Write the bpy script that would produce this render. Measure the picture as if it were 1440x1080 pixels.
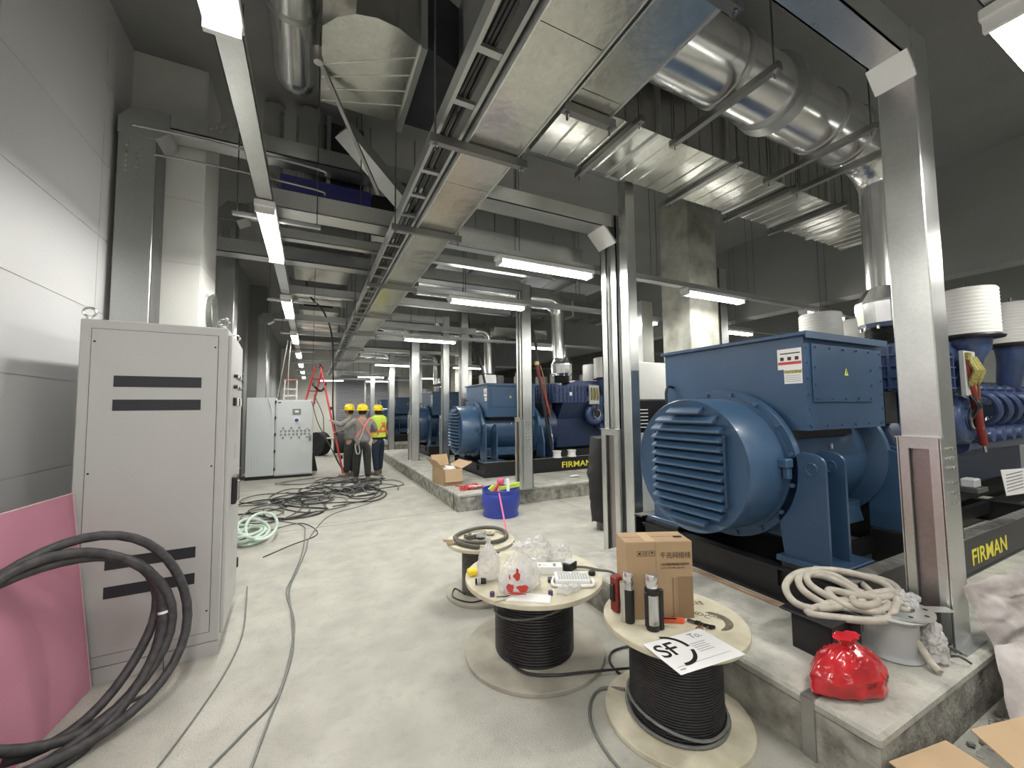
import bpy, bmesh, math, random
from mathutils import Vector, Matrix, noise
R = math.radians
PI = math.pi
random.seed(7)
for o in list(bpy.data.objects): bpy.data.objects.remove(o)
SC = bpy.context.scene
COL = SC.collection
# ------------------------------------------------------------------ camera
FPX = 565.0; CAMH = 1.62
def unit(v): return v.normalized()
_cy = unit(Vector(((438-720)/FPX, -(577-540)/FPX, -1.0)))
_ch = unit(Vector((1.0, .0107, 0.0)))
_cz = unit(_ch.cross(_cy))
if _cz.y < 0: _cz = -_cz
_cx = unit(_cy.cross(_cz))
ROT = Matrix((_cx, _cy, _cz))
cam_d = bpy.data.cameras.new('camera'); cam = bpy.data.objects.new('camera', cam_d); COL.objects.link(cam)
cam_d.sensor_fit = 'HORIZONTAL'; cam_d.sensor_width = 36.0; cam_d.lens = FPX/1440*36.0
cam_d.clip_start = .05; cam_d.clip_end = 100
cam.matrix_world = Matrix.Translation((0, 0, CAMH)) @ ROT.to_4x4()
SC.camera = cam
# ------------------------------------------------------------------ world and exposure
w = bpy.data.worlds.new('world'); SC.world = w; w.use_nodes = True
w.node_tree.nodes['Background'].inputs[0].default_value = (.8, .85, .9, 1)
w.node_tree.nodes['Background'].inputs[1].default_value = .03
SC.view_settings.view_transform = 'Standard'
try: SC.view_settings.look = 'None'
except Exception: pass
SC.view_settings.gamma = 1.0; SC.view_settings.use_curve_mapping = False
SC.view_settings.exposure = -.08
LAMP_W = 34.0          # power of one tube lamp, in watts
TUBE_E = 26.0          # glow of the tubes themselves
TUBE_C = (1.0, .985, .93)
# ------------------------------------------------------------------ materials
MATS = {}
def mat(name, col, rough=.5, metal=0.0, var=.06, nscale=6.0, bump=0.0, bscale=60.0, alpha=1.0, trans=0.0, coat=0.0, col2=None, spec=None):
    m = bpy.data.materials.new(name); m.use_nodes = True
    nt = m.node_tree; b = nt.nodes['Principled BSDF']
    b.inputs['Roughness'].default_value = rough; b.inputs['Metallic'].default_value = metal
    tc = nt.nodes.new('ShaderNodeTexCoord')
    nz = nt.nodes.new('ShaderNodeTexNoise'); nz.inputs['Scale'].default_value = nscale; nz.inputs['Detail'].default_value = 5
    nt.links.new(tc.outputs['Object'], nz.inputs['Vector'])
    rp = nt.nodes.new('ShaderNodeValToRGB')
    c1 = [max(0, c*(1-var)) for c in col]; c2 = [min(1, c*(1+var)) for c in col] if col2 is None else col2
    rp.color_ramp.elements[0].position = .3; rp.color_ramp.elements[1].position = .7
    rp.color_ramp.elements[0].color = (*c1, 1); rp.color_ramp.elements[1].color = (*c2, 1)
    nt.links.new(nz.outputs['Fac'], rp.inputs['Fac']); nt.links.new(rp.outputs['Color'], b.inputs['Base Color'])
    if bump:
        n2 = nt.nodes.new('ShaderNodeTexNoise'); n2.inputs['Scale'].default_value = bscale; n2.inputs['Detail'].default_value = 4
        nt.links.new(tc.outputs['Object'], n2.inputs['Vector'])
        bp = nt.nodes.new('ShaderNodeBump'); bp.inputs['Strength'].default_value = bump; bp.inputs['Distance'].default_value = .01
        nt.links.new(n2.outputs['Fac'], bp.inputs['Height']); nt.links.new(bp.outputs['Normal'], b.inputs['Normal'])
    if alpha < 1: b.inputs['Alpha'].default_value = alpha
    if trans: b.inputs['Transmission Weight'].default_value = trans
    if coat: b.inputs['Coat Weight'].default_value = coat
    if spec is not None: b.inputs['Specular IOR Level'].default_value = spec
    MATS[name] = m
    return m
def galv(name, col, rough, scale=28.0, streak=False, dark=.72):
    m = bpy.data.materials.new(name); m.use_nodes = True
    nt = m.node_tree; b = nt.nodes['Principled BSDF']; b.inputs['Metallic'].default_value = .92
    tc = nt.nodes.new('ShaderNodeTexCoord')
    vo = nt.nodes.new('ShaderNodeTexVoronoi'); vo.inputs['Scale'].default_value = scale
    nz = nt.nodes.new('ShaderNodeTexNoise'); nz.inputs['Scale'].default_value = 2.2; nz.inputs['Detail'].default_value = 6
    nt.links.new(tc.outputs['Object'], vo.inputs['Vector']); nt.links.new(tc.outputs['Object'], nz.inputs['Vector'])
    bw = nt.nodes.new('ShaderNodeRGBToBW'); nt.links.new(vo.outputs['Color'], bw.inputs['Color'])
    mx = nt.nodes.new('ShaderNodeMix'); mx.data_type = 'FLOAT'; mx.inputs['Factor'].default_value = .78
    nt.links.new(bw.outputs['Val'], mx.inputs['A']); nt.links.new(nz.outputs['Fac'], mx.inputs['B'])
    rp = nt.nodes.new('ShaderNodeValToRGB'); rp.color_ramp.elements[0].position = .3; rp.color_ramp.elements[1].position = .7
    rp.color_ramp.elements[0].color = (*[c*dark for c in col], 1); rp.color_ramp.elements[1].color = (*col, 1)
    nt.links.new(mx.outputs['Result'], rp.inputs['Fac']); nt.links.new(rp.outputs['Color'], b.inputs['Base Color'])
    mr = nt.nodes.new('ShaderNodeMapRange'); mr.inputs['To Min'].default_value = rough*.75; mr.inputs['To Max'].default_value = rough*1.35
    nt.links.new(mx.outputs['Result'], mr.inputs['Value']); nt.links.new(mr.outputs['Result'], b.inputs['Roughness'])
    bp = nt.nodes.new('ShaderNodeBump'); bp.inputs['Strength'].default_value = .08; bp.inputs['Distance'].default_value = .02
    nt.links.new(nz.outputs['Fac'], bp.inputs['Height']); nt.links.new(bp.outputs['Normal'], b.inputs['Normal'])
    MATS[name] = m; return m
def emis(name, col, s):
    m = bpy.data.materials.new(name); m.use_nodes = True; nt = m.node_tree
    b = nt.nodes['Principled BSDF']; b.inputs['Base Color'].default_value = (*col, 1)
    b.inputs['Emission Color'].default_value = (*col, 1); b.inputs['Emission Strength'].default_value = s
    MATS[name] = m; return m
galv('galv', (.74, .755, .735), .30, 70, dark=.84)
galv('galv_dull', (.52, .53, .52), .40, 80, dark=.84)
galv('shaded_web', (.42, .37, .36), .34, 60, dark=.8)  # darker pinkish zinc, recess shade and warm reflection put into its colour
galv('strut', (.30, .30, .29), .35, 80, dark=.8)
galv('duct', (.62, .62, .57), .20, scale=45, dark=.76)
MATS['duct'].node_tree.nodes['Bump'].inputs['Strength'].default_value = .5
galv('foil', (.82, .82, .80), .20, scale=5, dark=.8)
MATS['foil'].node_tree.nodes['Bump'].inputs['Strength'].default_value = .02
galv('chrome', (.85, .85, .85), .12, scale=6, dark=.9)
mat('floor', (.43, .42, .37), .66, var=.10, nscale=3.6, bump=.7, bscale=95, col2=(.51, .50, .445))
def speckle(name, s1, s2, amt, c):
    m = MATS[name]; nt = m.node_tree; b = nt.nodes['Principled BSDF']; lk = b.inputs['Base Color'].links[0]; src = lk.from_socket
    tc = nt.nodes.new('ShaderNodeTexCoord')
    def nz(sc, lo, hi, col, fac):
        nonlocal src
        n = nt.nodes.new('ShaderNodeTexNoise'); n.inputs['Scale'].default_value = sc; n.inputs['Detail'].default_value = 8; n.inputs['Roughness'].default_value = .65
        nt.links.new(tc.outputs['Object'], n.inputs['Vector'])
        r = nt.nodes.new('ShaderNodeMapRange'); r.inputs['From Min'].default_value = lo; r.inputs['From Max'].default_value = hi; r.inputs['To Max'].default_value = fac
        nt.links.new(n.outputs['Fac'], r.inputs['Value'])
        x = nt.nodes.new('ShaderNodeMix'); x.data_type = 'RGBA'; x.inputs['B'].default_value = (*col, 1)
        nt.links.new(r.outputs['Result'], x.inputs['Factor']); nt.links.new(src, x.inputs['A']); src = x.outputs['Result']
    nz(s1, .52, .72, c, amt); nz(s2, .55, .7, c, amt*.7)
    nt.links.new(src, b.inputs['Base Color'])
speckle('floor', 11, 150, .32, (.25, .24, .20))
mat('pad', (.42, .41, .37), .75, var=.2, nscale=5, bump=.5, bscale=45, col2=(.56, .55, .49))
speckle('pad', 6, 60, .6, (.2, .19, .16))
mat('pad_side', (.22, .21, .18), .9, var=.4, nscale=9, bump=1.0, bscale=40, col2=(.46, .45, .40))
mat('rough_concrete', (.33, .32, .29), .9, var=.3, nscale=7, bump=1.0, bscale=30)
mat('pillar', (.36, .36, .31), .85, var=.22, nscale=4, bump=.3, bscale=25, col2=(.52, .52, .45))
mat('wall_panel', (.60, .60, .605), .42, var=.02, nscale=90, bump=.12, bscale=260)
mat('wall_far', (.27, .275, .265), .8, var=.08, nscale=1.2)
mat('wall_end', (.72, .71, .66), .8, var=.06, nscale=1.2)
mat('ceiling', (.24, .24, .235), .85, var=.08, nscale=1.5, bump=.2, bscale=60)
mat('joint', (.62, .62, .62), .6)
mat('cab_grey', (.49, .49, .48), .45, var=.02, nscale=3, bump=.03, bscale=200)
mat('cab_light', (.60, .63, .64), .4, var=.02)
mat('cab_white', (.66, .66, .63), .45, var=.02)
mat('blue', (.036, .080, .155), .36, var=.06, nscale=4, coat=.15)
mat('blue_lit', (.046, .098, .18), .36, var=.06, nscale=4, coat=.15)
mat('navy', (.015, .03, .075), .38, var=.12, nscale=9, coat=.1)
mat('engine_blue', (.04, .065, .15), .33, var=.15, nscale=14, coat=.25)
mat('black', (.012, .012, .013), .42, var=.2)
mat('black_matt', (.02, .02, .021), .7, var=.2)
mat('dusty', (.16, .155, .14), .8, var=.4, nscale=14)
mat('vent', (.022, .024, .03), .6, var=.1, nscale=300)
mat('rubber', (.05, .048, .05), .55, var=.45, nscale=25, bump=.12, bscale=120)
mat('cable', (.022, .022, .024), .33, var=.2, nscale=20)
mat('cable_grey', (.16, .165, .155), .5, var=.15, nscale=20)
mat('cable_brown', (.10, .095, .08), .5, var=.2, nscale=20)
mat('wood', (.54, .49, .36), .65, var=.14, nscale=7, bump=.15, bscale=80, col2=(.68, .64, .50))
mat('wood_dusty', (.38, .355, .30), .75, var=.2, nscale=4, bump=.15, bscale=80, col2=(.52, .49, .41))
mat('wood_edge', (.30, .26, .19), .8, var=.2, nscale=8)
mat('stain', (.13, .11, .075), .75, var=.4, nscale=30)
mat('timber', (.34, .24, .16), .8, var=.2, nscale=9)
mat('card', (.40, .275, .16), .75, var=.05, nscale=8, bump=.05, bscale=150)
mat('card_in', (.50, .355, .215), .8, var=.05)
mat('card_dark', (.25, .165, .09), .75, var=.05)
mat('ink', (.06, .035, .02), .8)
mat('pink', (.52, .22, .30), .75, var=.04, nscale=3, bump=.1, bscale=140)
mat('pink_edge', (.66, .45, .46), .8)
mat('red', (.56, .05, .045), .4, var=.1)
mat('ladder_red', (.58, .07, .07), .45, var=.1)
mat('red_dark', (.20, .022, .016), .5, var=.15)
mat('red_bag', (.50, .018, .025), .22, var=.3, nscale=9, coat=.4)
mat('yellow', (.85, .66, .03), .35, var=.05)
mat('yellow_logo', (.80, .72, .06), .5, var=.03)
mat('lime', (.66, .85, .10), .6, var=.08, nscale=20)
mat('orange', (.85, .13, .05), .5, var=.08)
mat('pink_pole', (.80, .14, .28), .4)
mat('barrel', (.035, .06, .36), .35, var=.08, nscale=5)
mat('white', (.80, .80, .79), .4, var=.02)
mat('filter', (.62, .615, .585), .5, var=.03)
mat('paper', (.80, .80, .80), .6, var=.01)
mat('grey_plastic', (.42, .43, .43), .4, var=.03)
mat('mid_grey', (.20, .20, .20), .5, var=.1)
mat('steel', (.62, .62, .61), .25, metal=1.0, var=.08, nscale=12)
mat('steel_dark', (.16, .16, .16), .32, metal=.8, var=.2)
mat('bag_clear', (.80, .80, .79), .16, var=.05, alpha=.42, coat=.5)
mat('bag_milky', (.78, .76, .74), .2, var=.05, alpha=.6, coat=.5)
mat('sack', (.33, .29, .27), .75, var=.14, nscale=6, bump=.5, bscale=220, col2=(.60, .56, .545))
mat('hose', (.46, .42, .36), .6, var=.15, nscale=20, bump=.2, bscale=80)
mat('green_hose', (.60, .72, .63), .35, var=.1)
mat('gold', (.30, .27, .08), .4, metal=.3, var=.5, nscale=60)
mat('copper_wire', (.28, .14, .07), .4, metal=.5)
mat('purple', (.07, .05, .13), .4)
mat('skin', (.42, .25, .17), .6, var=.05)
mat('hair', (.015, .012, .01), .6)
mat('cloth_grey', (.27, .26, .25), .9, var=.08, nscale=12, bump=.2, bscale=60)
mat('cloth_dark', (.035, .035, .033), .9, var=.15, nscale=12, bump=.2, bscale=60)
mat('cloth_blue', (.02, .03, .055), .9, var=.15)
mat('boot', (.16, .14, .12), .8, var=.2)
mat('strap_pink', (.66, .22, .18), .7)
mat('strap_orange', (.70, .17, .08), .7)
mat('door_grey', (.24, .24, .26), .5, var=.05)
mat('dark_duct', (.05, .055, .06), .4, metal=.6, var=.2)
mat('blue_wrap', (.03, .035, .16), .5, var=.1)
mat('screen', (.05, .09, .16), .2)
mat('warn', (.75, .85, .08), .5)
mat('tape', (.62, .62, .60), .5)
emis('tube', TUBE_C, TUBE_E)
def M(x): return MATS[x]
# ------------------------------------------------------------------ mesh helpers
def rootloc(o):
    v = Vector((0, 0, 0))
    while o is not None:
        v += o.location; o = o.parent
    return v
class MB:
    def __init__(s): s.v = []; s.f = []; s.sm = []; s.mi = []; s.cur = 0; s.T = None
    def add(s, vs, fs, smooth=False):
        n = len(s.v)
        for p in vs:
            p = Vector(p)
            if s.T is not None: p = s.T @ p
            s.v.append(p)
        for f in fs:
            s.f.append([i+n for i in f]); s.sm.append(smooth); s.mi.append(s.cur)
        return s
    def box(s, x0, x1, y0, y1, z0, z1):
        vs = [(x0,y0,z0),(x1,y0,z0),(x1,y1,z0),(x0,y1,z0),(x0,y0,z1),(x1,y0,z1),(x1,y1,z1),(x0,y1,z1)]
        return s.add(vs, [(0,3,2,1),(4,5,6,7),(0,1,5,4),(1,2,6,5),(2,3,7,6),(3,0,4,7)])
    def cbox(s, x0, x1, y0, y1, z0, z1, c=.004):
        # box with chamfered edges (12 edges, 8 corners)
        X = (x0, x0+c, x1-c, x1); Y = (y0, y0+c, y1-c, y1); Z = (z0, z0+c, z1-c, z1)
        vs = []; idx = {}
        for a, i in ((0, 0), (1, 3)):
            for b, j in ((0, 0), (1, 3)):
                for d, k in ((0, 0), (1, 3)):
                    ii, jj, kk = (1, 2)[a], (1, 2)[b], (1, 2)[d]
                    for ax, p in (('x', (X[i], Y[jj], Z[kk])), ('y', (X[ii], Y[j], Z[kk])), ('z', (X[ii], Y[jj], Z[k]))):
                        idx[(a, b, d, ax)] = len(vs); vs.append(p)
        q = lambda *k: [idx[t] for t in k]
        fs = []
        for a in (0, 1): fs.append(q((a,0,0,'x'),(a,1,0,'x'),(a,1,1,'x'),(a,0,1,'x')))
        for b in (0, 1): fs.append(q((0,b,0,'y'),(1,b,0,'y'),(1,b,1,'y'),(0,b,1,'y')))
        for d in (0, 1): fs.append(q((0,0,d,'z'),(1,0,d,'z'),(1,1,d,'z'),(0,1,d,'z')))
        for a in (0,1):
            for b in (0,1): fs.append(q((a,b,0,'x'),(a,b,1,'x'),(a,b,1,'y'),(a,b,0,'y')))
        for a in (0,1):
            for d in (0,1): fs.append(q((a,0,d,'x'),(a,1,d,'x'),(a,1,d,'z'),(a,0,d,'z')))
        for b in (0,1):
            for d in (0,1): fs.append(q((0,b,d,'y'),(1,b,d,'y'),(1,b,d,'z'),(0,b,d,'z')))
        for a in (0,1):
            for b in (0,1):
                for d in (0,1): fs.append(q((a,b,d,'x'),(a,b,d,'y'),(a,b,d,'z')))
        return s.add(vs, fs)
    def bar(s, p0, p1, w, h, up=(0, 0, 1)):
        p0 = Vector(p0); p1 = Vector(p1); d = (p1-p0).normalized(); u = Vector(up)
        sd = d.cross(u)
        if sd.length < 1e-4: sd = d.cross(Vector((1, 0, 0)))
        sd.normalize(); u = sd.cross(d).normalized()
        vs = []
        for p in (p0, p1):
            for a, b in ((-1,-1),(1,-1),(1,1),(-1,1)): vs.append(p+sd*a*w/2+u*b*h/2)
        return s.add(vs, [(0,1,2,3),(7,6,5,4),(0,4,5,1),(1,5,6,2),(2,6,7,3),(3,7,4,0)])
    def cyl(s, p0, p1, r0, r1=None, n=16, cap=True):
        return s.tube([p0, p1], [r0, r0 if r1 is None else r1], n, cap)
    def tube(s, pts, r, n=8, cap=True, closed=False):
        pts = [Vector(p) for p in pts]; N = len(pts)
        rs = r if isinstance(r, (list, tuple)) else [r]*N
        vs = []; prev = None
        for i, p in enumerate(pts):
            a = pts[i-1] if i > 0 else (pts[-1] if closed else pts[0]); b = pts[(i+1) % N] if (i < N-1 or closed) else pts[-1]
            t = (b-a)
            if t.length < 1e-9: t = Vector((0, 0, 1))
            t.normalize()
            if prev is None:
                e = Vector((0, 0, 1)) if abs(t.z) < .9 else Vector((1, 0, 0))
                u = t.cross(e).normalized()
            else:
                u = (prev - t*prev.dot(t))
                if u.length < 1e-6: u = t.orthogonal()
                u.normalize()
            prev = u; v = t.cross(u)
            for k in range(n):
                an = 2*PI*k/n; vs.append(p + (u*math.cos(an)+v*math.sin(an))*rs[i])
        fs = []
        for i in range(N-1 if not closed else N):
            j = (i+1) % N
            for k in range(n):
                k2 = (k+1) % n; fs.append((i*n+k, i*n+k2, j*n+k2, j*n+k))
        s.add(vs, fs, True)
        if cap and not closed:
            m = len(s.v)-len(vs)
            s.f.append([m+k for k in range(n)][::-1]); s.sm.append(False); s.mi.append(s.cur)
            s.f.append([m+(N-1)*n+k for k in range(n)]); s.sm.append(False); s.mi.append(s.cur)
        return s
    def lathe(s, prof, c=(0, 0, 0), axis='z', n=32, smooth=True, a0=0, a1=2*PI, cap=True):
        c = Vector(c); full = abs(a1-a0-2*PI) < 1e-6; m = n if full else n+1; vs = []
        for (r, h) in prof:
            for k in range(m):
                a = a0+(a1-a0)*k/n
                if axis == 'z': p = (r*math.cos(a), r*math.sin(a), h)
                elif axis == 'x': p = (h, r*math.cos(a), r*math.sin(a))
                else: p = (r*math.cos(a), h, r*math.sin(a))
                vs.append(c+Vector(p))
        fs = []
        for i in range(len(prof)-1):
            for k in range(n):
                k2 = (k+1) % m; fs.append((i*m+k, i*m+k2, (i+1)*m+k2, (i+1)*m+k))
        s.add(vs, fs, smooth)
        if cap and full:
            b = len(s.v)-len(vs)
            for i in (0, len(prof)-1):
                if prof[i][0] > 1e-4:
                    s.f.append([b+i*m+k for k in range(m)]); s.sm.append(False); s.mi.append(s.cur)
        return s
    def prism(s, poly, d, z0, z1):
        # poly: 2D points; d: axis of extrusion 'x','y','z'
        def P(a, b, h): return {'x': (h, a, b), 'y': (a, h, b), 'z': (a, b, h)}[d]
        n = len(poly); vs = [P(a, b, z0) for a, b in poly]+[P(a, b, z1) for a, b in poly]
        fs = [list(range(n))[::-1], [n+i for i in range(n)]]+[(i, (i+1) % n, n+(i+1) % n, n+i) for i in range(n)]
        return s.add(vs, fs)
    def build(s, name, m, parent=None, local=False, sharp=False):
        me = bpy.data.meshes.new(name)
        off = Vector((0, 0, 0)) if (local or parent is None) else rootloc(parent)
        me.from_pydata([p-off for p in s.v], [], s.f)
        ms = m if isinstance(m, (list, tuple)) else [m]
        for k in ms: me.materials.append(MATS[k])
        me.polygons.foreach_set('use_smooth', s.sm); me.polygons.foreach_set('material_index', s.mi)
        bm = bmesh.new(); bm.from_mesh(me); bmesh.ops.recalc_face_normals(bm, faces=bm.faces); bm.to_mesh(me); bm.free()
        if any(s.sm):
            try: me.set_sharp_from_angle(angle=R(40))
            except Exception: pass
        me.update()
        o = bpy.data.objects.new(name, me); COL.objects.link(o)
        if parent is not None: o.parent = parent
        return o
def tag(o, label, cat, group=None, kind=None):
    o['label'] = label
    if cat: o['category'] = cat
    if group: o['group'] = group
    if kind: o['kind'] = kind
    return o
def thing(name, label, cat, loc=(0, 0, 0), rz=0, group=None):
    o = bpy.data.objects.new(name, None); COL.objects.link(o); o.empty_display_size = .1
    o.location = loc; o.rotation_euler = (0, 0, rz)
    return tag(o, label, cat, group)
def struct(o): o['kind'] = 'structure'; return o
def stuff(o): o['kind'] = 'stuff'; return o
def dup(root, loc, rz=None, label=None, group=None, scale=None):
    r = root.copy(); COL.objects.link(r); r.location = loc
    if rz is not None: r.rotation_euler = (0, 0, rz)
    if scale: r.scale = scale
    if label: r['label'] = label
    if group: r['group'] = group
    for ch in list(root.children):
        c = ch.copy(); COL.objects.link(c); c.parent = r
        for g in list(ch.children):
            d = g.copy(); COL.objects.link(d); d.parent = c
    return r
def cat_rom(P, k=8, closed=False):
    P = [Vector(p) for p in P]; n = len(P); out = []
    rng = range(n) if closed else range(n-1)
    for i in rng:
        if closed: a, b, c, d = P[(i-1) % n], P[i], P[(i+1) % n], P[(i+2) % n]
        else: a, b, c, d = P[max(i-1, 0)], P[i], P[i+1], P[min(i+2, n-1)]
        for j in range(k):
            t = j/k
            out.append(.5*((2*b)+(c-a)*t+(2*a-5*b+4*c-d)*t*t+(3*b-a-3*c+d)*t**3))
    if not closed: out.append(P[-1])
    return out
def text(name, s, size, m, parent, org, right, up, extrude=.0006, align='LEFT', width=None, bold=0.0):
    cu = bpy.data.curves.new(name, 'FONT'); cu.body = s; cu.size = size; cu.extrude = extrude; cu.align_x = align; cu.offset = bold
    o = bpy.data.objects.new(name, cu); COL.objects.link(o)
    bpy.context.view_layer.update()
    me = bpy.data.meshes.new_from_object(o.evaluated_get(bpy.context.evaluated_depsgraph_get()))
    bpy.data.objects.remove(o); bpy.data.curves.remove(cu)
    r = Vector(right).normalized(); u = Vector(up).normalized(); nn = r.cross(u)
    if width:
        xs = [v.co.x for v in me.vertices]; sx = width/max(1e-6, max(xs)-min(xs))
        for v in me.vertices: v.co.x *= sx
    Mx = Matrix((r, u, nn)).transposed().to_4x4(); Mx.translation = Vector(org)-(rootloc(parent) if parent is not None else Vector((0, 0, 0)))
    me.transform(Mx); me.materials.clear(); me.materials.append(MATS[m])
    t = bpy.data.objects.new(name, me); COL.objects.link(t); t.parent = parent
    return t
def crumple(name, m, parent, fn, nu=28, nv=18, amp=.01, fr=14, seed=0, solid=0.0):
    # closed-ish surface given by fn(u,v)->Vector with creased noise along the radial direction
    c = Vector((0, 0, 0)); pts = []
    for j in range(nv+1):
        for i in range(nu): pts.append(fn(i/nu, j/nv))
    for p in pts: c += p
    c /= len(pts); vs = []
    for p in pts:
        q = p*fr+Vector((seed*7.1, seed*3.3, 0))
        a = abs(noise.noise(q))+.5*abs(noise.noise(q*2.3))
        d = (p-c).normalized(); vs.append(p+d*amp*(a*2-.8))
    fs = []
    for j in range(nv):
        for i in range(nu):
            i2 = (i+1) % nu; fs.append((j*nu+i, j*nu+i2, (j+1)*nu+i2, (j+1)*nu+i))
    fs.append(list(range(nu))[::-1]); fs.append([nv*nu+i for i in range(nu)])
    b = MB(); b.add(vs, fs, True)
    return b.build(name, m, parent)
# ================================================================== room shell
WX = -1.54; RX = 11.0; YE = 25.0; YB = -6.0; CZ = 5.0
fl = MB().box(WX-.3, RX+.3, YB-.3, YE+.3, -.2, -.012).build('floor', 'rough_concrete'); struct(fl)
for y0, y1 in ((YB, 6.28), (6.295, 15.2), (15.215, YE)):
    for x0, x1 in ((WX, 3.9), (3.915, RX)):
        MB().box(x0, x1, y0, y1, -.012, 0).build('floor_slab', 'floor', fl)
# camera side of the left wall is made of big boards with open joints
wl = MB().box(WX-.3, WX-.006, YB-.3, YE+.3, -.2, CZ+.2).build('wall_left', 'joint'); struct(wl)
zs = [0, .05, .65, 1.25, 1.845, 2.42, 3.03, 3.65, 4.3, CZ]
ys = [-.55+1.2*k for k in range(-4, 8)]
for a in range(len(ys)-1):
    for b in range(len(zs)-1):
        MB().box(WX-.006, WX, ys[a]+.003, ys[a+1]-.003, zs[b]+.003, zs[b+1]-.003).build('wall_panel', 'wall_panel', wl)
MB().box(WX-.006, WX, ys[-1]+.003, YE, 0, CZ).build('wall_lining', 'wall_far', wl)
struct(MB().box(WX-.3, RX+.3, YE, YE+.3, -.2, CZ+.2).build('wall_end', 'wall_end'))
struct(MB().box(RX, RX+.3, YB-.3, YE+.3, -.2, CZ+.2).build('wall_right', 'wall_far'))
struct(MB().box(WX-.3, RX+.3, YB-.3, YB, -.2, CZ+.2).build('wall_back', 'wall_panel'))
struct(MB().box(WX-.3, RX+.3, YB-.3, YE+.3, CZ, CZ+.2).build('ceiling', 'ceiling'))
# downstand beam on the engine side
dw = MB().box(8.0, 8.35, YB, YE, 3.43, CZ).build('trim_1', 'wall_far'); struct(dw)
# wall pier behind the first post (light boards with joints)
pr = MB().box(WX, -.98, 4.75, 5.35, 0, CZ).build('wall_pier', 'joint'); struct(pr)
for b in range(len(zs)-1):
    MB().box(WX, -.985, 4.744, 4.75, zs[b]+.004, zs[b+1]-.004).build('pier_board', 'cab_white', pr)
    MB().box(-.98, -.974, 4.75, 5.35, zs[b]+.004, zs[b+1]-.004).build('pier_board', 'cab_white', pr)
pr2 = MB().box(WX, -1.1, 12.6, 13.4, 0, CZ).build('wall_pier', 'wall_far'); struct(pr2)
# machine pads
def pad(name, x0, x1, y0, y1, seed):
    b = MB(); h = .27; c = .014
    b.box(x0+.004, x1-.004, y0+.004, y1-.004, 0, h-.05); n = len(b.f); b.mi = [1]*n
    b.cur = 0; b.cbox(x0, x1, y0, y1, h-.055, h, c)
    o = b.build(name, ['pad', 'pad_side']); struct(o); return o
p1 = pad('trim_2', 2.08, 9.6, .87, 3.12, 1)
p2 = pad('trim_3', 2.08, 9.6, 6.1, 14.0, 2)
p3 = pad('trim_4', 2.08, 9.6, 16.4, 24.2, 3)
MB().box(2.072, 2.08, 1.11, 1.165, 0, .272).box(2.072, 2.3, 1.11, 1.165, .27, .2725).build('steel_strip', 'galv_dull', p1)
MB().box(2.073, 2.081, 6.32, 6.335, 0, .27).build('joint_strip', 'stain', p2)
# broken concrete lip running from the near pad corner
b = MB()
for k in range(46):
    t = k/45; x = 2.12+1.5*t; y = .83+random.uniform(-.08, .02); r = random.uniform(.006, .022); z = 0
    b.lathe([(0, -r*.6), (r, -r*.1), (r*.8, r*.4), (0, r*.5)], (x, y, max(z, r*.6)), 'z', 6, False)
stuff(b.build('concrete_crumbs', 'rough_concrete', p1))
# rough ground between pads at the right
tag(MB().box(2.2, 3.9, -.2, .8, 0, .012).build('rough_screed', 'rough_concrete'), 'patch of rough broken screed on the floor by the near pad corner', 'screed')
# concrete pillar with a steel guard
pl = MB().cbox(5.15, 5.8, 4.2, 4.75, 0, CZ, .01).build('pillar', 'pillar'); struct(pl)
pl2 = MB().cbox(5.0, 5.7, 15.0, 15.6, 0, CZ, .01).build('pillar', 'pillar'); struct(pl2)
# roller door in the end wall
dr = MB().box(1.28, 4.6, YE-.06, YE-.02, 0, 3.35).build('door_1', 'door_grey'); struct(dr)
b = MB()
for k in range(26):
    z = .02+k*.128
    b.prism([(YE-.06, z), (YE-.085, z+.02), (YE-.085, z+.1), (YE-.06, z+.12)], 'x', 1.33, 2.75)
    b.prism([(YE-.06, z), (YE-.085, z+.02), (YE-.085, z+.1), (YE-.06, z+.12)], 'x', 2.85, 4.55)
b.build('door_curtain', 'door_grey', dr)
MB().box(2.76, 2.84, YE-.13, YE-.06, 0, 3.3).build('centre_guide', 'galv_dull', dr)
MB().box(1.24, 1.33, YE-.1, YE, 0, 3.4).box(4.55, 4.64, YE-.1, YE, 0, 3.4).box(1.24, 4.64, YE-.35, YE, 3.35, 3.7).build('door_frame', 'door_grey', dr)

# ================================================================== lamps
def lamp_rig(name, label, x, y, z, axis, group, L=1.17):
    t = thing(name, label, 'lamp', (x, y, z), 0 if axis == 'x' else R(90), group)
    hl = L/2
    MB().cbox(-hl-.03, hl+.03, -.07, .07, .0, .05, .006).build('lamp_housing', 'white', t, True)
    for s in (-1, 1):
        MB().box(s*hl-.012, s*hl+.012, -.065, .065, -.045, 0).build('end_cap', 'white', t, True)
        MB().cyl((-hl+.012, s*.042, -.022), (hl-.012, s*.042, -.022), .017, n=10).build('tube', 'tube', t, True)
    ld = bpy.data.lights.new('tube_light', 'AREA'); ld.shape = 'RECTANGLE'; ld.size = L; ld.size_y = .1; ld.energy = LAMP_W; ld.color = TUBE_C
    lo = bpy.data.objects.new('tube_light', ld); COL.objects.link(lo); lo.parent = t; lo.location = (0, 0, -.05)
    return t
lamp0 = None
def lamp(x, y, axis, label, group, z=3.17):
    return lamp_rig('tube_lamp', label, x, y, z, axis, group)
TX = -.345
ordn = ['nearest the camera', 'second along', 'third along', 'fourth along', 'fifth along', 'sixth along', 'seventh along', 'farthest along']
lamp(TX, -1.45, 'y', 'twin tube lamp on the left trunking behind the camera', 'lamps of the left row')
lamp(TX, -4.25, 'y', 'twin tube lamp on the left trunking by the back wall', 'lamps of the left row')
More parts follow.
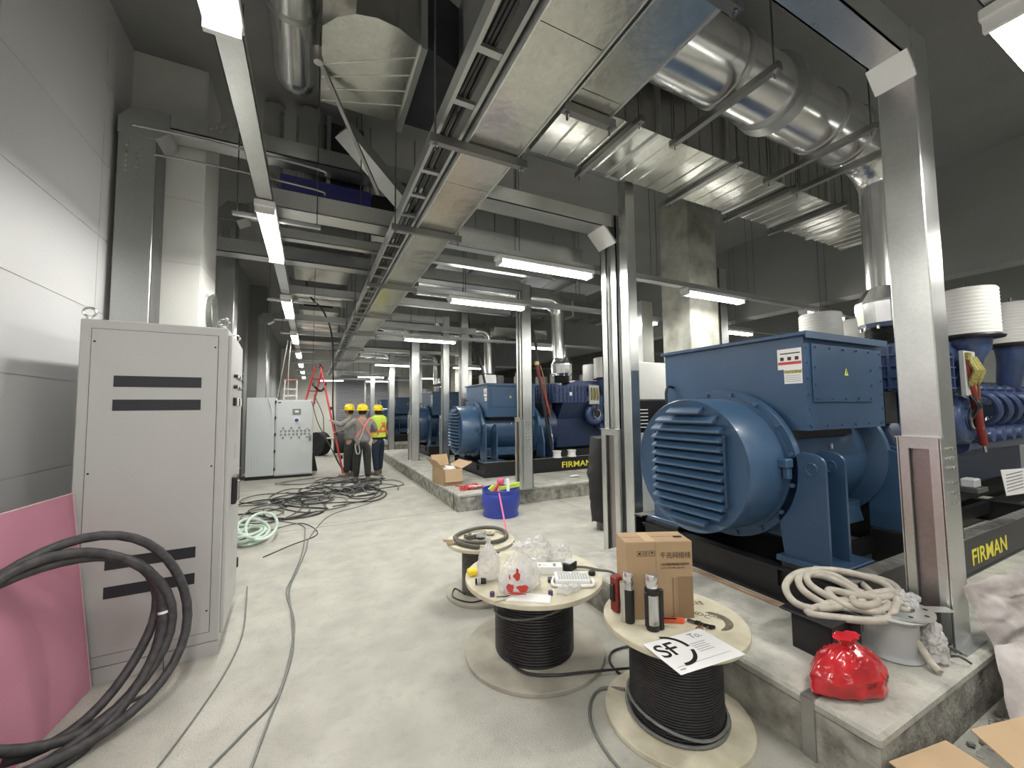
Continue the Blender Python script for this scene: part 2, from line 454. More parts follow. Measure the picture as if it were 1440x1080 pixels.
for k in range(8):
    lamp(TX, 1.29+2.8*k, 'y', 'lit twin tube lamp under the left trunking, '+ordn[k]+' the row', 'lamps of the left row')
def trunk(p0, p1, label, w=.11, h=.06):
    t = thing('lamp_trunking', label, 'trunking', p0)
    d = Vector(p1)-Vector(p0); ax = 'x' if abs(d.x) > abs(d.y) else 'y'
    x0, y0, z0 = p0; x1, y1, _ = p1
    if ax == 'y':
        MB().box(x0-w/2, x0+w/2, y0, y1, z0, z0+.004).box(x0-w/2, x0-w/2+.004, y0, y1, z0, z0+h).box(x0+w/2-.004, x0+w/2, y0, y1, z0, z0+h).build('tray', 'galv', t)
        n = int((y1-y0)/2.8)
        rods = [(x0, y0+1.0+2.8*k) for k in range(n)]
        for (rx, ry) in rods:
            MB().box(rx-.25, rx+.39, ry-.02, ry+.02, z0-.03, z0-.001).build('strut', 'galv_dull', t)
            for s in (-.22, .36): MB().cyl((rx+s, ry, z0-.03), (rx+s, ry, CZ), .005, n=6).build('rod', 'steel_dark', t)
    else:
        MB().box(x0, x1, y0-w/2, y0+w/2, z0, z0+.004).box(x0, x1, y0-w/2, y0-w/2+.004, z0, z0+h).box(x0, x1, y0+w/2-.004, y0+w/2, z0, z0+h).build('tray', 'galv', t)
        n = int((x1-x0)/2.0)
        for k in range(n):
            rx = x0+.8+2.0*k
            for s in (-.05, .05): MB().cyl((rx, y0+s, z0), (rx, y0+s, CZ), .004, n=6).build('rod', 'steel_dark', t)
    return t
trunk((TX, -5.6, 3.225), (TX, 24.0, 3.225), 'long galvanised lamp trunking running down the aisle over the cabinets')
rows = [(.46, [3.02, 5.8, 8.6], 'in front of the nearest generator'), (3.75, [2.32, 5.1, 7.9], 'behind the nearest generator'),
        (5.42, [2.32, 5.1, 7.9], 'before the second generator'), (8.9, [2.38, 5.4, 8.2], 'over the second generator'),
        (14.4, [2.5, 5.3], 'past the third generator'), (20.0, [2.5, 5.3], 'near the roller door'), (23.0, [.9, 3.2], 'added right before the roller door to brighten the end wall')]  # last row is an addition that brightens the end wall
nth = ['left lamp', 'middle lamp', 'right lamp']
for y, xs, wh in rows:
    for i, x in enumerate(xs):
        lamp(x, y, 'x', 'lit tube lamp of the cross row %s, %s' % (wh, nth[i]), 'lamps of the cross rows')
    trunk((1.15, y, 3.225), (10.6, y, 3.225), 'galvanised lamp trunking of the cross row '+wh)
lamp(3.5, -2.4, 'x', 'tube lamp of the cross row behind the camera, left one', 'lamps of the cross rows')
lamp(6.5, -2.4, 'x', 'tube lamp of the cross row behind the camera, right one', 'lamps of the cross rows')

# ================================================================== steel posts and portal frames
def bolts(pts, parent, d, r=.011, h=.012):
    b = MB()
    for p in pts: b.cyl(p, (p[0]+d[0]*h, p[1]+d[1]*h, p[2]+d[2]*h), r, n=6)
    o = b.build('bolt_heads', 'steel', parent); o['kind'] = 'stuff'; return o
def frame(label, px, py, zb, zt, w=.25, wy=None, beam=None, sleeve=1.15, sleeve_m='galv', cap=True, name='steel_post', slot=True):
    t = thing(name, label, 'post', (px, py, zb))
    wy = wy or w; x0, x1 = px, px+w; y0, y1 = py, py+wy
    if slot:
        b = MB()
        b.box(x0, x0+.012, y0, y0+w*.36, zb, zt).box(x0, x0+.012, y1-w*.36, y1, zb, zt)
        b.box(x0+.05, x0+.06, y0+w*.3, y1-w*.3, zb, zt)
        b.box(x0, x0+.06, y0+w*.34, y0+w*.36, zb, zt).box(x0, x0+.06, y1-w*.36, y1-w*.34, zb, zt)
        b.box(x0, x1, y0, y0+.012, zb, zt).box(x0, x1, y1-.012, y1, zb, zt).box(x1-.012, x1, y0, y1, zb, zt)
        b.build('post_channel', 'galv', t)
    else:
        MB().cbox(x0, x1, y0, y1, zb, zt, .006).build('post_channel', 'galv', t)
    MB().box(x0-.05, x1+.05, y0-.05, y1+.05, zb, zb+.012).build('base_plate', 'galv_dull', t)
    if sleeve:
        s = MB(); zt2 = zb+sleeve; e = .018
        s.box(x0-e-.02, x0-.001, y0-.006, y0+.004, zb+.012, zt2).box(x0-e-.02, x0-.001, y1-.004, y1+.006, zb+.012, zt2)
        s.box(x0-.038, x0-.030, y0, y0+wy*.25, zb+.012, zt2).box(x0-.038, x0-.030, y1-wy*.25, y1, zb+.012, zt2)
        s.box(x0-.045, x0, y0-.012, y1+.012, zt2, zt2+.01)
        s.box(x0-.0375, x0-.029, y0+.001, y1-.001, zt2-.06, zt2-.0005)
        s.build('sleeve_channel', sleeve_m, t)
        MB().box(x0-.006, x0-.001, y0+wy*.25, y1-wy*.25, zb+.012, zt2-.06).build('recessed_web', 'shaded_web', t)  # plate in a darker tone, paints the shade and pink reflection between the rails
        bolts([(x0+w*.35+dx, y0, zb+sleeve-.06-k*.055-(.03 if k > 2 else 0)) for k in range(6) for dx in (0, .05)], t, (0, -1, 0), .009, .012)
    if beam:
        bx, zb2, bh = beam   # left end of the beam, its underside, its height
        MB().box(bx, x0, y0+.01, y1-.01, zb2, zb2+.008).box(bx, x0, y0+.01, y0+.018, zb2, zb2+bh).box(bx, x0, y1-.018, y1-.01, zb2, zb2+bh).build('beam_channel', 'galv', t)
        if cap:
            c = .17 if px < 3.1 or py > 2 else .12; MB().prism([(x0-c, zb2), (x0-.006, zb2-c), (x0+.012, zb2-c+.012), (x0-c+.018, zb2+.012)], 'y', y0-.008, y1+.008).build('corner_plate', 'white', t)
    return t
frame('near right bright galvanised post standing on the first pad before the blue generator', 3.20, .965, .27, 3.9, .2, .18, beam=(.9, 3.7, .2), slot=False)
frame('tall galvanised post between first generator and aisle, carrying a mitred beam', 2.98, 3.37, 0, 3.75, .27, beam=(.9, 3.6, .15), sleeve=1.37)
frame('dark sided galvanised post tied beside the mitred post, taller of the two', 2.985, 3.2, 0, 4.2, .125, beam=(1.5, 4.1, .15), sleeve=0, cap=False, slot=False)
frame('galvanised post at the near edge of the second pad beside the blue barrel', 3.18, 6.0, .27, 3.75, .2, beam=None, sleeve=1.18)
MB().box(-1.2, 3.18, 6.0, 6.22, 3.62, 3.63).box(-1.2, 3.18, 6.0, 6.01, 3.62, 3.8).box(-1.2, 3.18, 6.21, 6.22, 3.62, 3.8).build('x', 'galv')
tag(bpy.data.objects['x'], 'galvanised cross beam channel spanning the aisle over the second pad edge', 'beam').name = 'cross_beam'
frame('galvanised post on the second pad edge beside the open carton', 2.86, 9.5, .27, 3.9, .17, beam=(.9, 3.72, .15), sleeve=1.18)
frame('smooth galvanised post right behind the carton post, in front of the third generator', 3.42, 9.75, .27, 4.3, .2, beam=None, sleeve=0)
frame('galvanised post at the far pad edge right of the two workers', 2.36, 10.7, .27, 3.9, .22, beam=(.9, 3.72, .15), sleeve=1.18)
frame('slim galvanised post behind the far generators, left of the far row', 2.6, 15.6, 0, 3.9, .22, beam=(.9, 3.72, .15), sleeve=0)
frame('slim galvanised post behind the far generators, right of the far row', 3.7, 15.9, 0, 3.9, .24, sleeve=0)
frame('slim galvanised post close to the grey roller door', 2.55, 20.6, .27, 3.9, .22, sleeve=0)
frame('galvanised post behind the concrete pillar, seen over the blue terminal box', 5.05, 5.1, 0, 3.45, .26, sleeve=0, slot=False)
frame('perforated galvanised post right of the concrete pillar', 5.98, 4.3, 0, 3.9, .2, sleeve=0)
# left wall portal
def left_portal(y, zt, xr, label, px=-1.5, w=.25):
    t = thing('portal_frame', label, 'frame', (px, y, 0))
    MB().cbox(px, px+w, y, y+.26, 0, zt, .006).build('post_channel', 'galv_dull', t)
    MB().box(px+w, px+w+.004, y+.012, y+.25, .012, zt-.15).build('shaded_side', 'steel_dark', t)  # thin dark plate, paints the shade on the aisle side of the post
    MB().box(px-.01, px+w+.05, y-.04, y+.3, 0, .012).build('base_plate', 'galv_dull', t)
    MB().prism([(px, zt), (px+.1, zt+.12), (px+.34, zt+.12), (px+.34, zt-.06), (px+w, zt-.14), (px, zt-.14)], 'y', y-.015, y+.275).build('corner_bracket', 'galv_dull', t)
    MB().box(px+.3, xr, y+.01, y+.25, zt+.0, zt+.01).box(px+.3, xr, y+.01, y+.018, zt+.0, zt+.17).box(px+.3, xr, y+.242, y+.25, zt+.0, zt+.17).build('beam_channel', 'galv', t)
    bolts([(px+w*.25+.07*i, y, zt-.2-.045*k) for i in range(2) for k in range(7)], t, (0, -1, 0))
    return t
left_portal(4.38, 4.12, 1.6, 'galvanised portal frame on the left wall behind the near cabinet')
left_portal(6.45, 4.35, 1.2, 'second galvanised portal frame on the left wall, past the light pier', px=-1.16, w=.2)
left_portal(11.9, 4.0, 2.4, 'galvanised portal frame on the left wall behind the far cabinets', px=-1.25, w=.2)
def xbeam(name, label, x0, x1, y, z, h=.1, w=.1, m='galv', hangers=2):
    t = thing(name, label, 'beam', (x0, y, z))
    MB().box(x0, x1, y-w/2, y+w/2, z, z+.006).box(x0, x1, y-w/2, y-w/2+.006, z, z+h).box(x0, x1, y+w/2-.006, y+w/2, z, z+h).build('channel', m, t)
    for k in range(hangers):
        xx = x0+(x1-x0)*(k+.5)/hangers
        MB().cyl((xx, y, z), (xx, y, CZ), .006, n=6).build('rod', 'steel_dark', t)
    return t
xbeam('cross_channel', 'wide galvanised cross channel just beyond the first left lamp gap', -.45, 2.9, 3.98, 3.36, .16, .22)
xbeam('cross_channel', 'narrow galvanised cross channel with rows of bolts behind the blue duct', -.45, 3.0, 4.75, 3.42, .1, .1)
xbeam('cross_channel', 'galvanised cross channel before the second silver pipe', -.4, 3.4, 6.9, 3.4, .12, .12)
xbeam('cross_channel', 'galvanised cross channel after the second silver pipe', -.4, 3.4, 8.7, 3.35, .12, .12)
xbeam('cross_channel', 'thin galvanised cross channel over the two workers', -.4, 3.4, 10.3, 3.35, .1, .1)
xbeam('cross_channel', 'thin galvanised cross channel over the red ladder', -.4, 4.4, 12.5, 3.35, .1, .1)
xbeam('cross_channel', 'thin galvanised cross channel far over the aisle end', -.4, 4.4, 16.0, 3.4, .1, .1)
xbeam('cross_channel', 'farthest thin galvanised cross channel by the roller door', -.4, 4.4, 21.0, 3.4, .1, .1)

# ================================================================== ducts, trays and pipes over the aisle
def duct_y(name, label, x0, x1, y0, y1, z, h, m, step=1.2, trap=None, cat='duct'):
    t = thing(name, label, cat, (x0, y0, z)); y = y0
    while y < y1-.05:
        yy = min(y+step, y1)
        MB().box(x0, x1, y+.002, yy-.002, z, z+h).build('duct_section', m, t)
        MB().box(x0-.008, x0, y, yy, z-.008, z+h*.7).box(x1, x1+.008, y, yy, z-.008, z+h*.7).build('edge_flange', 'galv', t)
        y = yy
    return t
duct_y('cable_tray_cover', 'wide galvanised covered cable tray running down the aisle, left of the pair', .765, 1.075, -1.2, 20, 3.12, .2, 'duct', 1.23)
duct_y('cable_tray_cover', 'galvanised covered cable tray running down the aisle, right of the pair', 1.135, 1.39, -1.2, 1.66, 3.16, .2, 'duct', 1.35)
# cable ladder
t = thing('cable_ladder', 'galvanised cable ladder with rungs left of the covered trays', 'cable ladder', (.68, 0, 3.2))
for x in (.605, .735): MB().box(x-.01, x+.01, -1.0, 20, 3.16, 3.25).build('side_rail', 'galv_dull', t)
for k in range(62):
    MB().box(.615, .725, -.8+k*.33, -.765+k*.33, 3.17, 3.19).build('rung', 'galv_dull', t)
t = thing('cable_bundle', 'bundle of black cables lying in the cable ladder overhead', 'cable', (.74, 0, 3.2))
for i in range(3):
    pts = [(.64+.03*i+.012*math.sin(y*1.7+i), y, 3.205+.004*math.sin(y*3+i)) for y in [-.8+.4*k for k in range(50)]]
    MB().tube(pts, .012, 6).build('cable', 'cable', t)
# second ladder higher up, perforated angle
def trapeze(x0, x1, y, z, label, m='steel_dark', axis='x'):
    t = thing('trapeze_hanger', label, 'hanger', (x0, y, z))
    if axis == 'x':
        MB().box(x0, x1, y-.02, y+.02, z-.04, z).box(x0, x1, y-.022, y-.018, z-.044, z+.004).build('strut_channel', 'strut', t)
        for x in (x0+.03, x1-.03):
            MB().cyl((x, y, z-.08), (x, y, CZ), .006, n=6).build('rod', m, t)
            MB().cyl((x, y, z-.055), (x, y, z-.04), .014, n=6).build('nut', 'steel', t)
    else:
        MB().box(x0-.025, x0+.025, y, x1, z-.05, z).build('strut_channel', 'strut', t)
        for yy in (y+.04, x1-.04):
            MB().cyl((x0, yy, z-.09), (x0, yy, CZ), .006, n=6).build('rod', m, t)
            MB().cyl((x0, yy, z-.065), (x0, yy, z-.05), .014, n=6).build('nut', 'steel', t)
    return t
for k, y in enumerate((.9, 2.07, 3.25, 4.9, 6.6, 8.3, 10.5, 13.0, 16.0)):
    trapeze(.55, 1.14, y, 3.108, 'dark strut hanger under the left covered tray, number %s from the camera' % ['one','two','three','four','five','six','seven','eight','nine'][k])
for k, y in enumerate((.9, 1.61)):
    trapeze(1.1, 1.43, y, 3.15, 'short strut hanger under the right covered tray, number %s from the camera' % ['one','two','three','four'][k])

def duct_x(name, label, x0, x1, y0, y1, z, h, m='duct', step=.9, folds=5, flange=True):
    t = thing(name, label, 'duct', (x0, y0, z)); x = x0
    while x < x1-.05:
        xx = min(x+step, x1)
        b = MB().box(x+.003, xx-.003, y0, y1, z, z+h)
        for k in range(1, folds):
            f = x+(xx-x)*k/folds; b.prism([(f-.012, z), (f, z-.008), (f+.012, z)], 'y', y0, y1)
            b.prism([(f-.012, z), (f, z+.0), (f, z+h), (f-.012, z+h)], 'y', y0-.006, y0)
        b.build('duct_section', m, t)
        if flange: MB().box(xx-.02, xx+.02, y0-.02, y1+.02, z-.02, z).box(xx-.02, xx+.02, y0-.02, y0, z, z+h).box(xx-.02, xx+.02, y1, y1+.02, z, z+h).build('flange', 'galv', t)
        x = xx
    return t
duct_x('air_duct', 'big rectangular galvanised air duct across the room above the first generator', 1.75, 7.2, 2.42, 3.1, 3.98, .45)
t = thing('air_duct', 'flat galvanised duct with curved near edge and diagonal seams over the aisle, upper left', 'duct', (.02, 2.5, 4.0))
MB().prism([(.02, 2.62), (.1, 2.52), (.2, 2.45), (.32, 2.42), (.45, 2.43), (.6, 2.49), (.6, 3.3), (.02, 3.3)], 'z', 4.0, 4.5).build('duct_section', 'duct', t)
b = MB()
for k in range(4): b.bar((.03, 2.92+.12*k, 3.9985), (.59, 2.60+.16*k, 3.9985), .008, .004)
b.build('seam', 'galv', t)
MB().box(.6, .64, 2.46, 3.34, 3.96, 4.5).build('flange', 'galv', t)
t = thing('duct_elbow', 'dark galvanised duct elbow with dotted flange beside the flat duct', 'duct', (.64, 2.6, 4.0))
MB().prism([(.64, 2.5), (.9, 2.6), (.9, 3.3), (.64, 3.3)], 'z', 4.02, 4.5).build('elbow_body', 'dark_duct', t)
MB().box(.9, .93, 2.5, 3.36, 3.97, 4.5).build('flange', 'galv', t)
bolts([(.915, 2.53+.06*k, 3.97) for k in range(14)], t, (0, 0, -1), .007, .006)
def pipe(name, label, pts, r, m='foil', bands=(), flange=None, n=28, cat='pipe'):
    t = thing(name, label, cat, pts[0])
    MB().tube(pts, r, n).build('pipe_run', m, t)
    for (p, d, w, rr) in bands:
        p = Vector(p); d = Vector(d).normalized()
        MB().tube([p-d*w/2, p+d*w/2], (r[0] if isinstance(r, list) else r)+rr, n).build('band', 'galv_dull', t)
    return t
def arc(c, r, a0, a1, plane, k=8):
    out = []
    for i in range(k+1):
        a = a0+(a1-a0)*i/k; u, v = r*math.cos(a), r*math.sin(a)
        out.append({'xz': (c[0]+u, c[1], c[2]+v), 'yz': (c[0], c[1]+u, c[2]+v), 'xy': (c[0]+u, c[1]+v, c[2])}[plane])
    return out
# main exhaust of the first generator: runs across, bends down onto the engine
ex = [(1.2, 1.86, 4.15)]+[(4.6, 1.86, 4.15)]+arc((4.75, 1.86, 3.8), .35, PI/2, 0, 'xz')+[(5.1, 1.86, 2.75)]
pipe('exhaust_pipe', 'large silver clad exhaust pipe across the upper right, bending down to the first engine', ex, [.25]*2+[.25-.011*k for k in range(9)]+[.15], 'foil',
     [((2.72, 1.86, 4.15), (1, 0, 0), .05, .012), ((4.0, 1.86, 4.15), (1, 0, 0), .04, .012), ((4.45, 1.86, 4.15), (1, 0, 0), .03, .012), ((3.3, 1.86, 4.15), (1, .25, .1), .16, .03)])
for k, (x, l) in enumerate(((2.72, 'left'), (4.02, 'middle'), (4.5, 'right'))):
    trapeze(x, 2.35, 1.45, 3.88, 'strut hanger cradling the big exhaust pipe, %s one' % l, axis='y')
for k, x in enumerate((2.35, 3.6, 4.6, 5.5)):
    trapeze(x, 3.2, 2.3, 3.97, 'strut hanger under the rectangular duct, %s from the aisle' % ['first', 'second', 'third', 'fourth'][k], axis='y')
# left overhead pipe group
pipe('silver_pipe', 'vertical looking silver clad pipe running down the aisle top left', [(-.17, -1.5, 4.45), (-.17, 3.6, 4.45)]+arc((-.17, 3.6, 4.72), .27, -PI/2, -.3, 'yz', 5), .16, 'foil',
     [((-.17, 1.6, 4.45), (0, 1, 0), .04, .01), ((-.17, 3.0, 4.45), (0, 1, 0), .04, .01)])
pipe('silver_pipe', 'short bright silver duct pipe above the first beam, beside the aisle lamps', [(-.05, 4.9, 4.1), (-.05, 4.9, 4.95)], .16, 'foil')
pipe('silver_pipe', 'bright silver duct pipe left of the dark opening above the aisle', [(-.42, 4.95, 3.9), (-.42, 4.95, 4.95)], .1, 'foil')
t = thing('air_damper', 'dark open duct damper above the second beam', 'duct', (.1, 4.9, 3.9))
MB().box(.12, .5, 4.7, 5.1, 4.05, 4.8).build('damper_blades', 'dark_duct', t); MB().box(.1, .14, 4.66, 5.14, 4.0, 4.85).box(.48, .52, 4.66, 5.14, 4.0, 4.85).build('damper_frame', 'galv_dull', t)
t = thing('blue_duct', 'deep blue wrapped duct piece behind the second cross channel', 'duct', (-.2, 4.6, 3.7))
MB().cbox(-.32, .55, 4.5, 5.0, 3.75, 4.0, .01).build('wrap', 'blue_wrap', t); MB().box(.56, 1.05, 4.5, 5.0, 3.76, 3.98).build('dark_end', 'black', t)
for k, (y, z, x0, x1, l) in enumerate(((6.35, 4.05, -.5, .75, 'nearest'), (8.95, 4.0, -.5, .6, 'second'), (12.2, 4.0, -.5, .8, 'third'), (15.5, 4.0, -.5, .9, 'fourth'))):
    pipe('cross_pipe', 'silver clad pipe crossing left of the cable ladder, %s of four' % l, [(x0, y, z), (x1, y, z)], .24, 'foil', [((x0+.1, y, z), (1, 0, 0), .04, .012), ((x1-.05, y, z), (1, 0, 0), .1, .012)])
for k, (y, l) in enumerate(((7.2, 'nearer'), (10.4, 'farther'))):
    t = thing('air_plenum', 'galvanised plenum box with a black opening over the aisle, %s of two' % l, 'duct', (-.3, y, 3.7))
    MB().box(-.3, .55, y, y+.1, 3.95, 4.4).box(-.3, .55, y, y+.8, 4.4, 4.45).build('plenum_case', 'duct', t)
    MB().box(-.2, .42, y-.012, y+.0, 4.05, 4.32).build('opening', 'black', t)
    MB().box(-.3, -.2, y-.02, y, 3.95, 4.4).box(.42, .55, y-.02, y, 3.95, 4.4).box(-.2, .42, y-.02, y, 4.32, 4.4).box(-.2, .42, y-.02, y, 3.95, 4.05).build('opening_frame', 'galv', t)
    MB().box(-.3, .55, y+.1, y+.8, 3.95, 4.0).build('underside', 'duct', t)
# right side duct groups of the later generators
for k, (y, l) in enumerate(((7.8, 'second'), (11.9, 'third'), (18.0, 'fourth'))):
    t = duct_x('air_duct', 'rectangular galvanised air duct crossing above the %s generator' % l, 1.75, 7.2, y+.6, y+1.2, 3.95, .4, step=1.4, folds=4)
    for x in (2.5, 4.6, 6.4):
        MB().box(x-.02, x+.02, y+.54, y+1.26, 3.89, 3.93).build('hanger_bar', 'strut', t)
        for yy in (y+.56, y+1.24): MB().cyl((x, yy, 3.9), (x, yy, CZ), .006, n=6).build('rod', 'strut', t)
    pipe('exhaust_pipe', 'silver clad exhaust pipe above the %s generator, bending down to its engine' % l, [(1.8, y, 4.1), (4.6, y, 4.1)]+arc((4.75, y, 3.75), .35, PI/2, 0, 'xz')+[(5.1, y, 2.75)], [.23]*2+[.23-.01*k for k in range(9)]+[.14], 'foil')
t = duct_x('air_duct', 'dull galvanised duct above the aisle lamps behind the mitred post', 1.75, 5.0, 5.9, 6.5, 3.9, .35, 'galv_dull', step=1.6, folds=3)
for x in (2.3, 4.2):
    for y in (5.86, 6.54): MB().cyl((x, y, 3.88), (x, y, CZ), .006, n=6).build('rod', 'strut', t)
    MB().box(x-.02, x+.02, 5.84, 6.56, 3.85, 3.88).build('hanger_bar', 'strut', t)
# diagonal braces
t = thing('diagonal_brace', 'thin slotted strut brace slanting down below the flat duct', 'brace', (.02, 3.0, 4.0))
MB().bar((.0, 2.9, 4.02), (.52, 3.75, 3.6), .028, .025).build('strut_channel', 'strut', t)
MB().cyl((.0, 2.9, 3.98), (.0, 2.9, 4.08), .03, n=8).build('pivot_bolt', 'steel', t)
t = thing('diagonal_beam', 'wide galvanised channel slanting from the portal beam to the cable ladder', 'beam', (.2, 4.0, 4.0))
MB().bar((.22, 3.9, 4.22), (.9, 4.25, 3.78), .2, .1).build('channel', 'galv_dull', t)
# thin hanging rods and small stubs below the ceiling
t = thing('ceiling_pipe', 'dark painted pipe under the ceiling above the flat duct', 'pipe', (.2, 1.9, 4.7)); MB().tube([(.2, 1.2, 4.8), (3.4, 2.2, 4.8)], .12, 14).build('pipe_run', 'dark_duct', t)
t = thing('conduit', 'pair of thin conduits crossing beside the left lamp trunking', 'conduit', (-.8, 3.3, 3.3))
for z, y in ((3.27, 2.95), (3.3, 3.3)): MB().tube(cat_rom([(-.95, y, z), (-.6, y, z+.01), (.0, y, z-.01), (.06, y, z-.04)], 4), .007, 6).build('conduit_rod', 'strut', t)
t = thing('cable_coil', 'small coil of dark cable hanging on the light wall pier', 'cable', (-.9, 5.2, 2.7))
b = MB()
for k in range(5):
    b.tube([(-.962+.007*k, 5.08+.15*math.cos(a)+.012*k, 2.62+.19*math.sin(a)+.01*k) for a in [2*PI*i/18 for i in range(18)]], .0055, 5, closed=True)
b.build('coil_turns', 'cable_grey', t)
# ================================================================== generator set (local frame: x along the shaft from the louvred end, y=0 shaft line, z=0 pad top)
def gen_proto():
    g = thing('generator_set', '', 'generator', (0, 0, 0)); L = True
    AZ = .90
    # fan cover drum
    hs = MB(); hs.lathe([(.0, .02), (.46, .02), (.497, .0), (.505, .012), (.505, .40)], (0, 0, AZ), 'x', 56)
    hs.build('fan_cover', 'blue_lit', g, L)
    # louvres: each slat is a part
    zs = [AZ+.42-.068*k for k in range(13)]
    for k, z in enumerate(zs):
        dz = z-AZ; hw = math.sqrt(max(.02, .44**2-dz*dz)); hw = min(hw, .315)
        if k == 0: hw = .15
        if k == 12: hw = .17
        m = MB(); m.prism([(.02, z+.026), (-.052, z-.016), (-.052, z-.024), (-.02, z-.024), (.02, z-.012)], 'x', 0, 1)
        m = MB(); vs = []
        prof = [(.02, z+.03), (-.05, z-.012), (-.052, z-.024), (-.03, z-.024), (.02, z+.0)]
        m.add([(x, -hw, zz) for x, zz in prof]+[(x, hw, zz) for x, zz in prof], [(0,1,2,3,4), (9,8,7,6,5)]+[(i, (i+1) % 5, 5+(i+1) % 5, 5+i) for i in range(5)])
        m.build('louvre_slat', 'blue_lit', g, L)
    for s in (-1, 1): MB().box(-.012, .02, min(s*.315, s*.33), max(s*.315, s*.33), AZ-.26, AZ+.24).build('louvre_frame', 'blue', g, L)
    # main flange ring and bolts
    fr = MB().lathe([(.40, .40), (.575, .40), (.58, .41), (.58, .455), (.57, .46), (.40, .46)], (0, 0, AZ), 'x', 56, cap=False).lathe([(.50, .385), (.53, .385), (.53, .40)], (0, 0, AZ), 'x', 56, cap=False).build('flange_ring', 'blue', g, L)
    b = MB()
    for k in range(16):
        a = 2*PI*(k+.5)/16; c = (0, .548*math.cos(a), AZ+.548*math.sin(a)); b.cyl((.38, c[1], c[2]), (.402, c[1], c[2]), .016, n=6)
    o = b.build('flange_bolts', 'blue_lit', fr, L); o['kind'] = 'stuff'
    bl = MB().cbox(.3, .38, -.56, -.5, AZ+.02, AZ+.08, .006).cbox(.33, .38, -.55, -.51, AZ-.06, AZ+.02, .006).build('latch', 'blue_lit', g, L)
    # stator body
    MB().lathe([(.44, .46), (.44, 1.70), (.56, 1.74), (.56, 1.80), (.47, 1.82), (.47, 2.02)], (0, 0, AZ), 'x', 48).build('stator_body', 'blue', g, L)
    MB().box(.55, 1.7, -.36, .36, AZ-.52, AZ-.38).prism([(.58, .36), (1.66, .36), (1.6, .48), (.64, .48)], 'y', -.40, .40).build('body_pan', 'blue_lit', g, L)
    # terminal box
    x0, x1, y0, y1, z0, z1 = .50, 1.62, -.60, .64, 1.17, 1.84
    tb = MB(); tb.prism([(y0, z0), (y1-.1, z0), (y1, z0+.1), (y1, z1), (y0, z1)], 'x', x0, x1); tb.build('terminal_box', 'blue', g, L)
    MB().cbox(x0-.03, x1+.03, y0-.03, y1+.03, z1, z1+.03, .006).box(x0-.03, x1+.03, y0-.035, y0-.028, z1-.02, z1+.03).build('box_lid', 'blue', g, L)
    MB().box(.6, 1.5, -.42, .42, 1.1, 1.17).build('box_neck', 'black', g, L)
    ap = MB().cbox(x0+.08, x1-.2, y0-.012, y0, z0+.2, z1-.05, .003).build('access_panel', 'blue', g, L)
    b = MB()
    for k in range(5):
        xx = x0+.12+k*(x1-x0-.36)/4
        for zz in (z0+.225, z1-.075): b.cyl((xx, y0-.012, zz), (xx, y0-.022, zz), .009, n=6)
    for zz in (z0+.33, z0+.45):
        for xx in (x0+.1, x1-.22): b.cyl((xx, y0-.012, zz), (xx, y0-.022, zz), .009, n=6)
    o = b.build('panel_bolts', 'blue_lit', ap, L); o['kind'] = 'stuff'
    b = MB()
    for k in range(6):
        zz = z0+.04+k*.11; b.cyl((x0+.03, y0, zz), (x0+.03, y0-.01, zz), .008, n=6); b.cyl((x1-.03, y0, zz), (x1-.03, y0-.01, zz), .008, n=6)
        b.cyl((x0+.05+k*.2, y0, z0+.03), (x0+.05+k*.2, y0-.01, z0+.03), .008, n=6)
    o = b.build('box_bolts', 'blue_lit', g, L); o['kind'] = 'stuff'
    # stickers on the end face and warning triangles
    st = MB().box(x0-.002, x0, -.585, -.42, z0+.44, z0+.59).build('warning_label', 'white', g, L)
    MB().box(x0-.003, x0-.002, -.582, -.423, z0+.475, z0+.495).build('red_band', 'red', st, L)
    b = MB()
    for k in range(3): b.box(x0-.0032, x0-.002, -.565+k*.05, -.54+k*.05, z0+.505, z0+.53)
    b.box(x0-.003, x0-.002, -.575, -.44, z0+.552, z0+.560); b.build('pictograms', 'ink', st, L)
    s2 = MB().box(x0-.0025, x0, -.583, -.462, z0+.335, z0+.44).build('data_label', 'white', g, L)
    MB().box(x0-.0032, x0-.0025, -.58, -.465, z0+.41, z0+.432).build('yellow_band', 'gold', s2, L)
    b = MB()
    for k in range(4): b.box(x0-.0032, x0-.0025, -.575, -.47, z0+.35+k*.014, z0+.353+k*.014)
    b.build('fine_print', 'mid_grey', s2, L)
    wt = MB().prism([(1.0, z0+.40), (1.055, z0+.40), (1.0275, z0+.455)], 'y', y0-.0135, y0-.0121).build('warning_triangle', 'warn', g, L)
    MB().prism([(1.022, z0+.41), (1.033, z0+.41), (1.030, z0+.44), (1.025, z0+.44)], 'y', y0-.0145, y0-.0136).build('flash_sign', 'black', wt, L)
    MB().box(1.12, 1.135, -.447, -.437, AZ+.10, AZ+.14).build('body_label', 'white', g, L)
    # cable out of the box
    MB().tube(cat_rom([(x0+.0, .55, z0+.36), (x0-.07, .56, z0+.36), (x0-.09, .56, z0+.25), (x0-.07, .52, z0+.02), (x0+.04, .45, z0-.05)], 5), .012, 8).build('sensor_cable', 'cable', g, L)
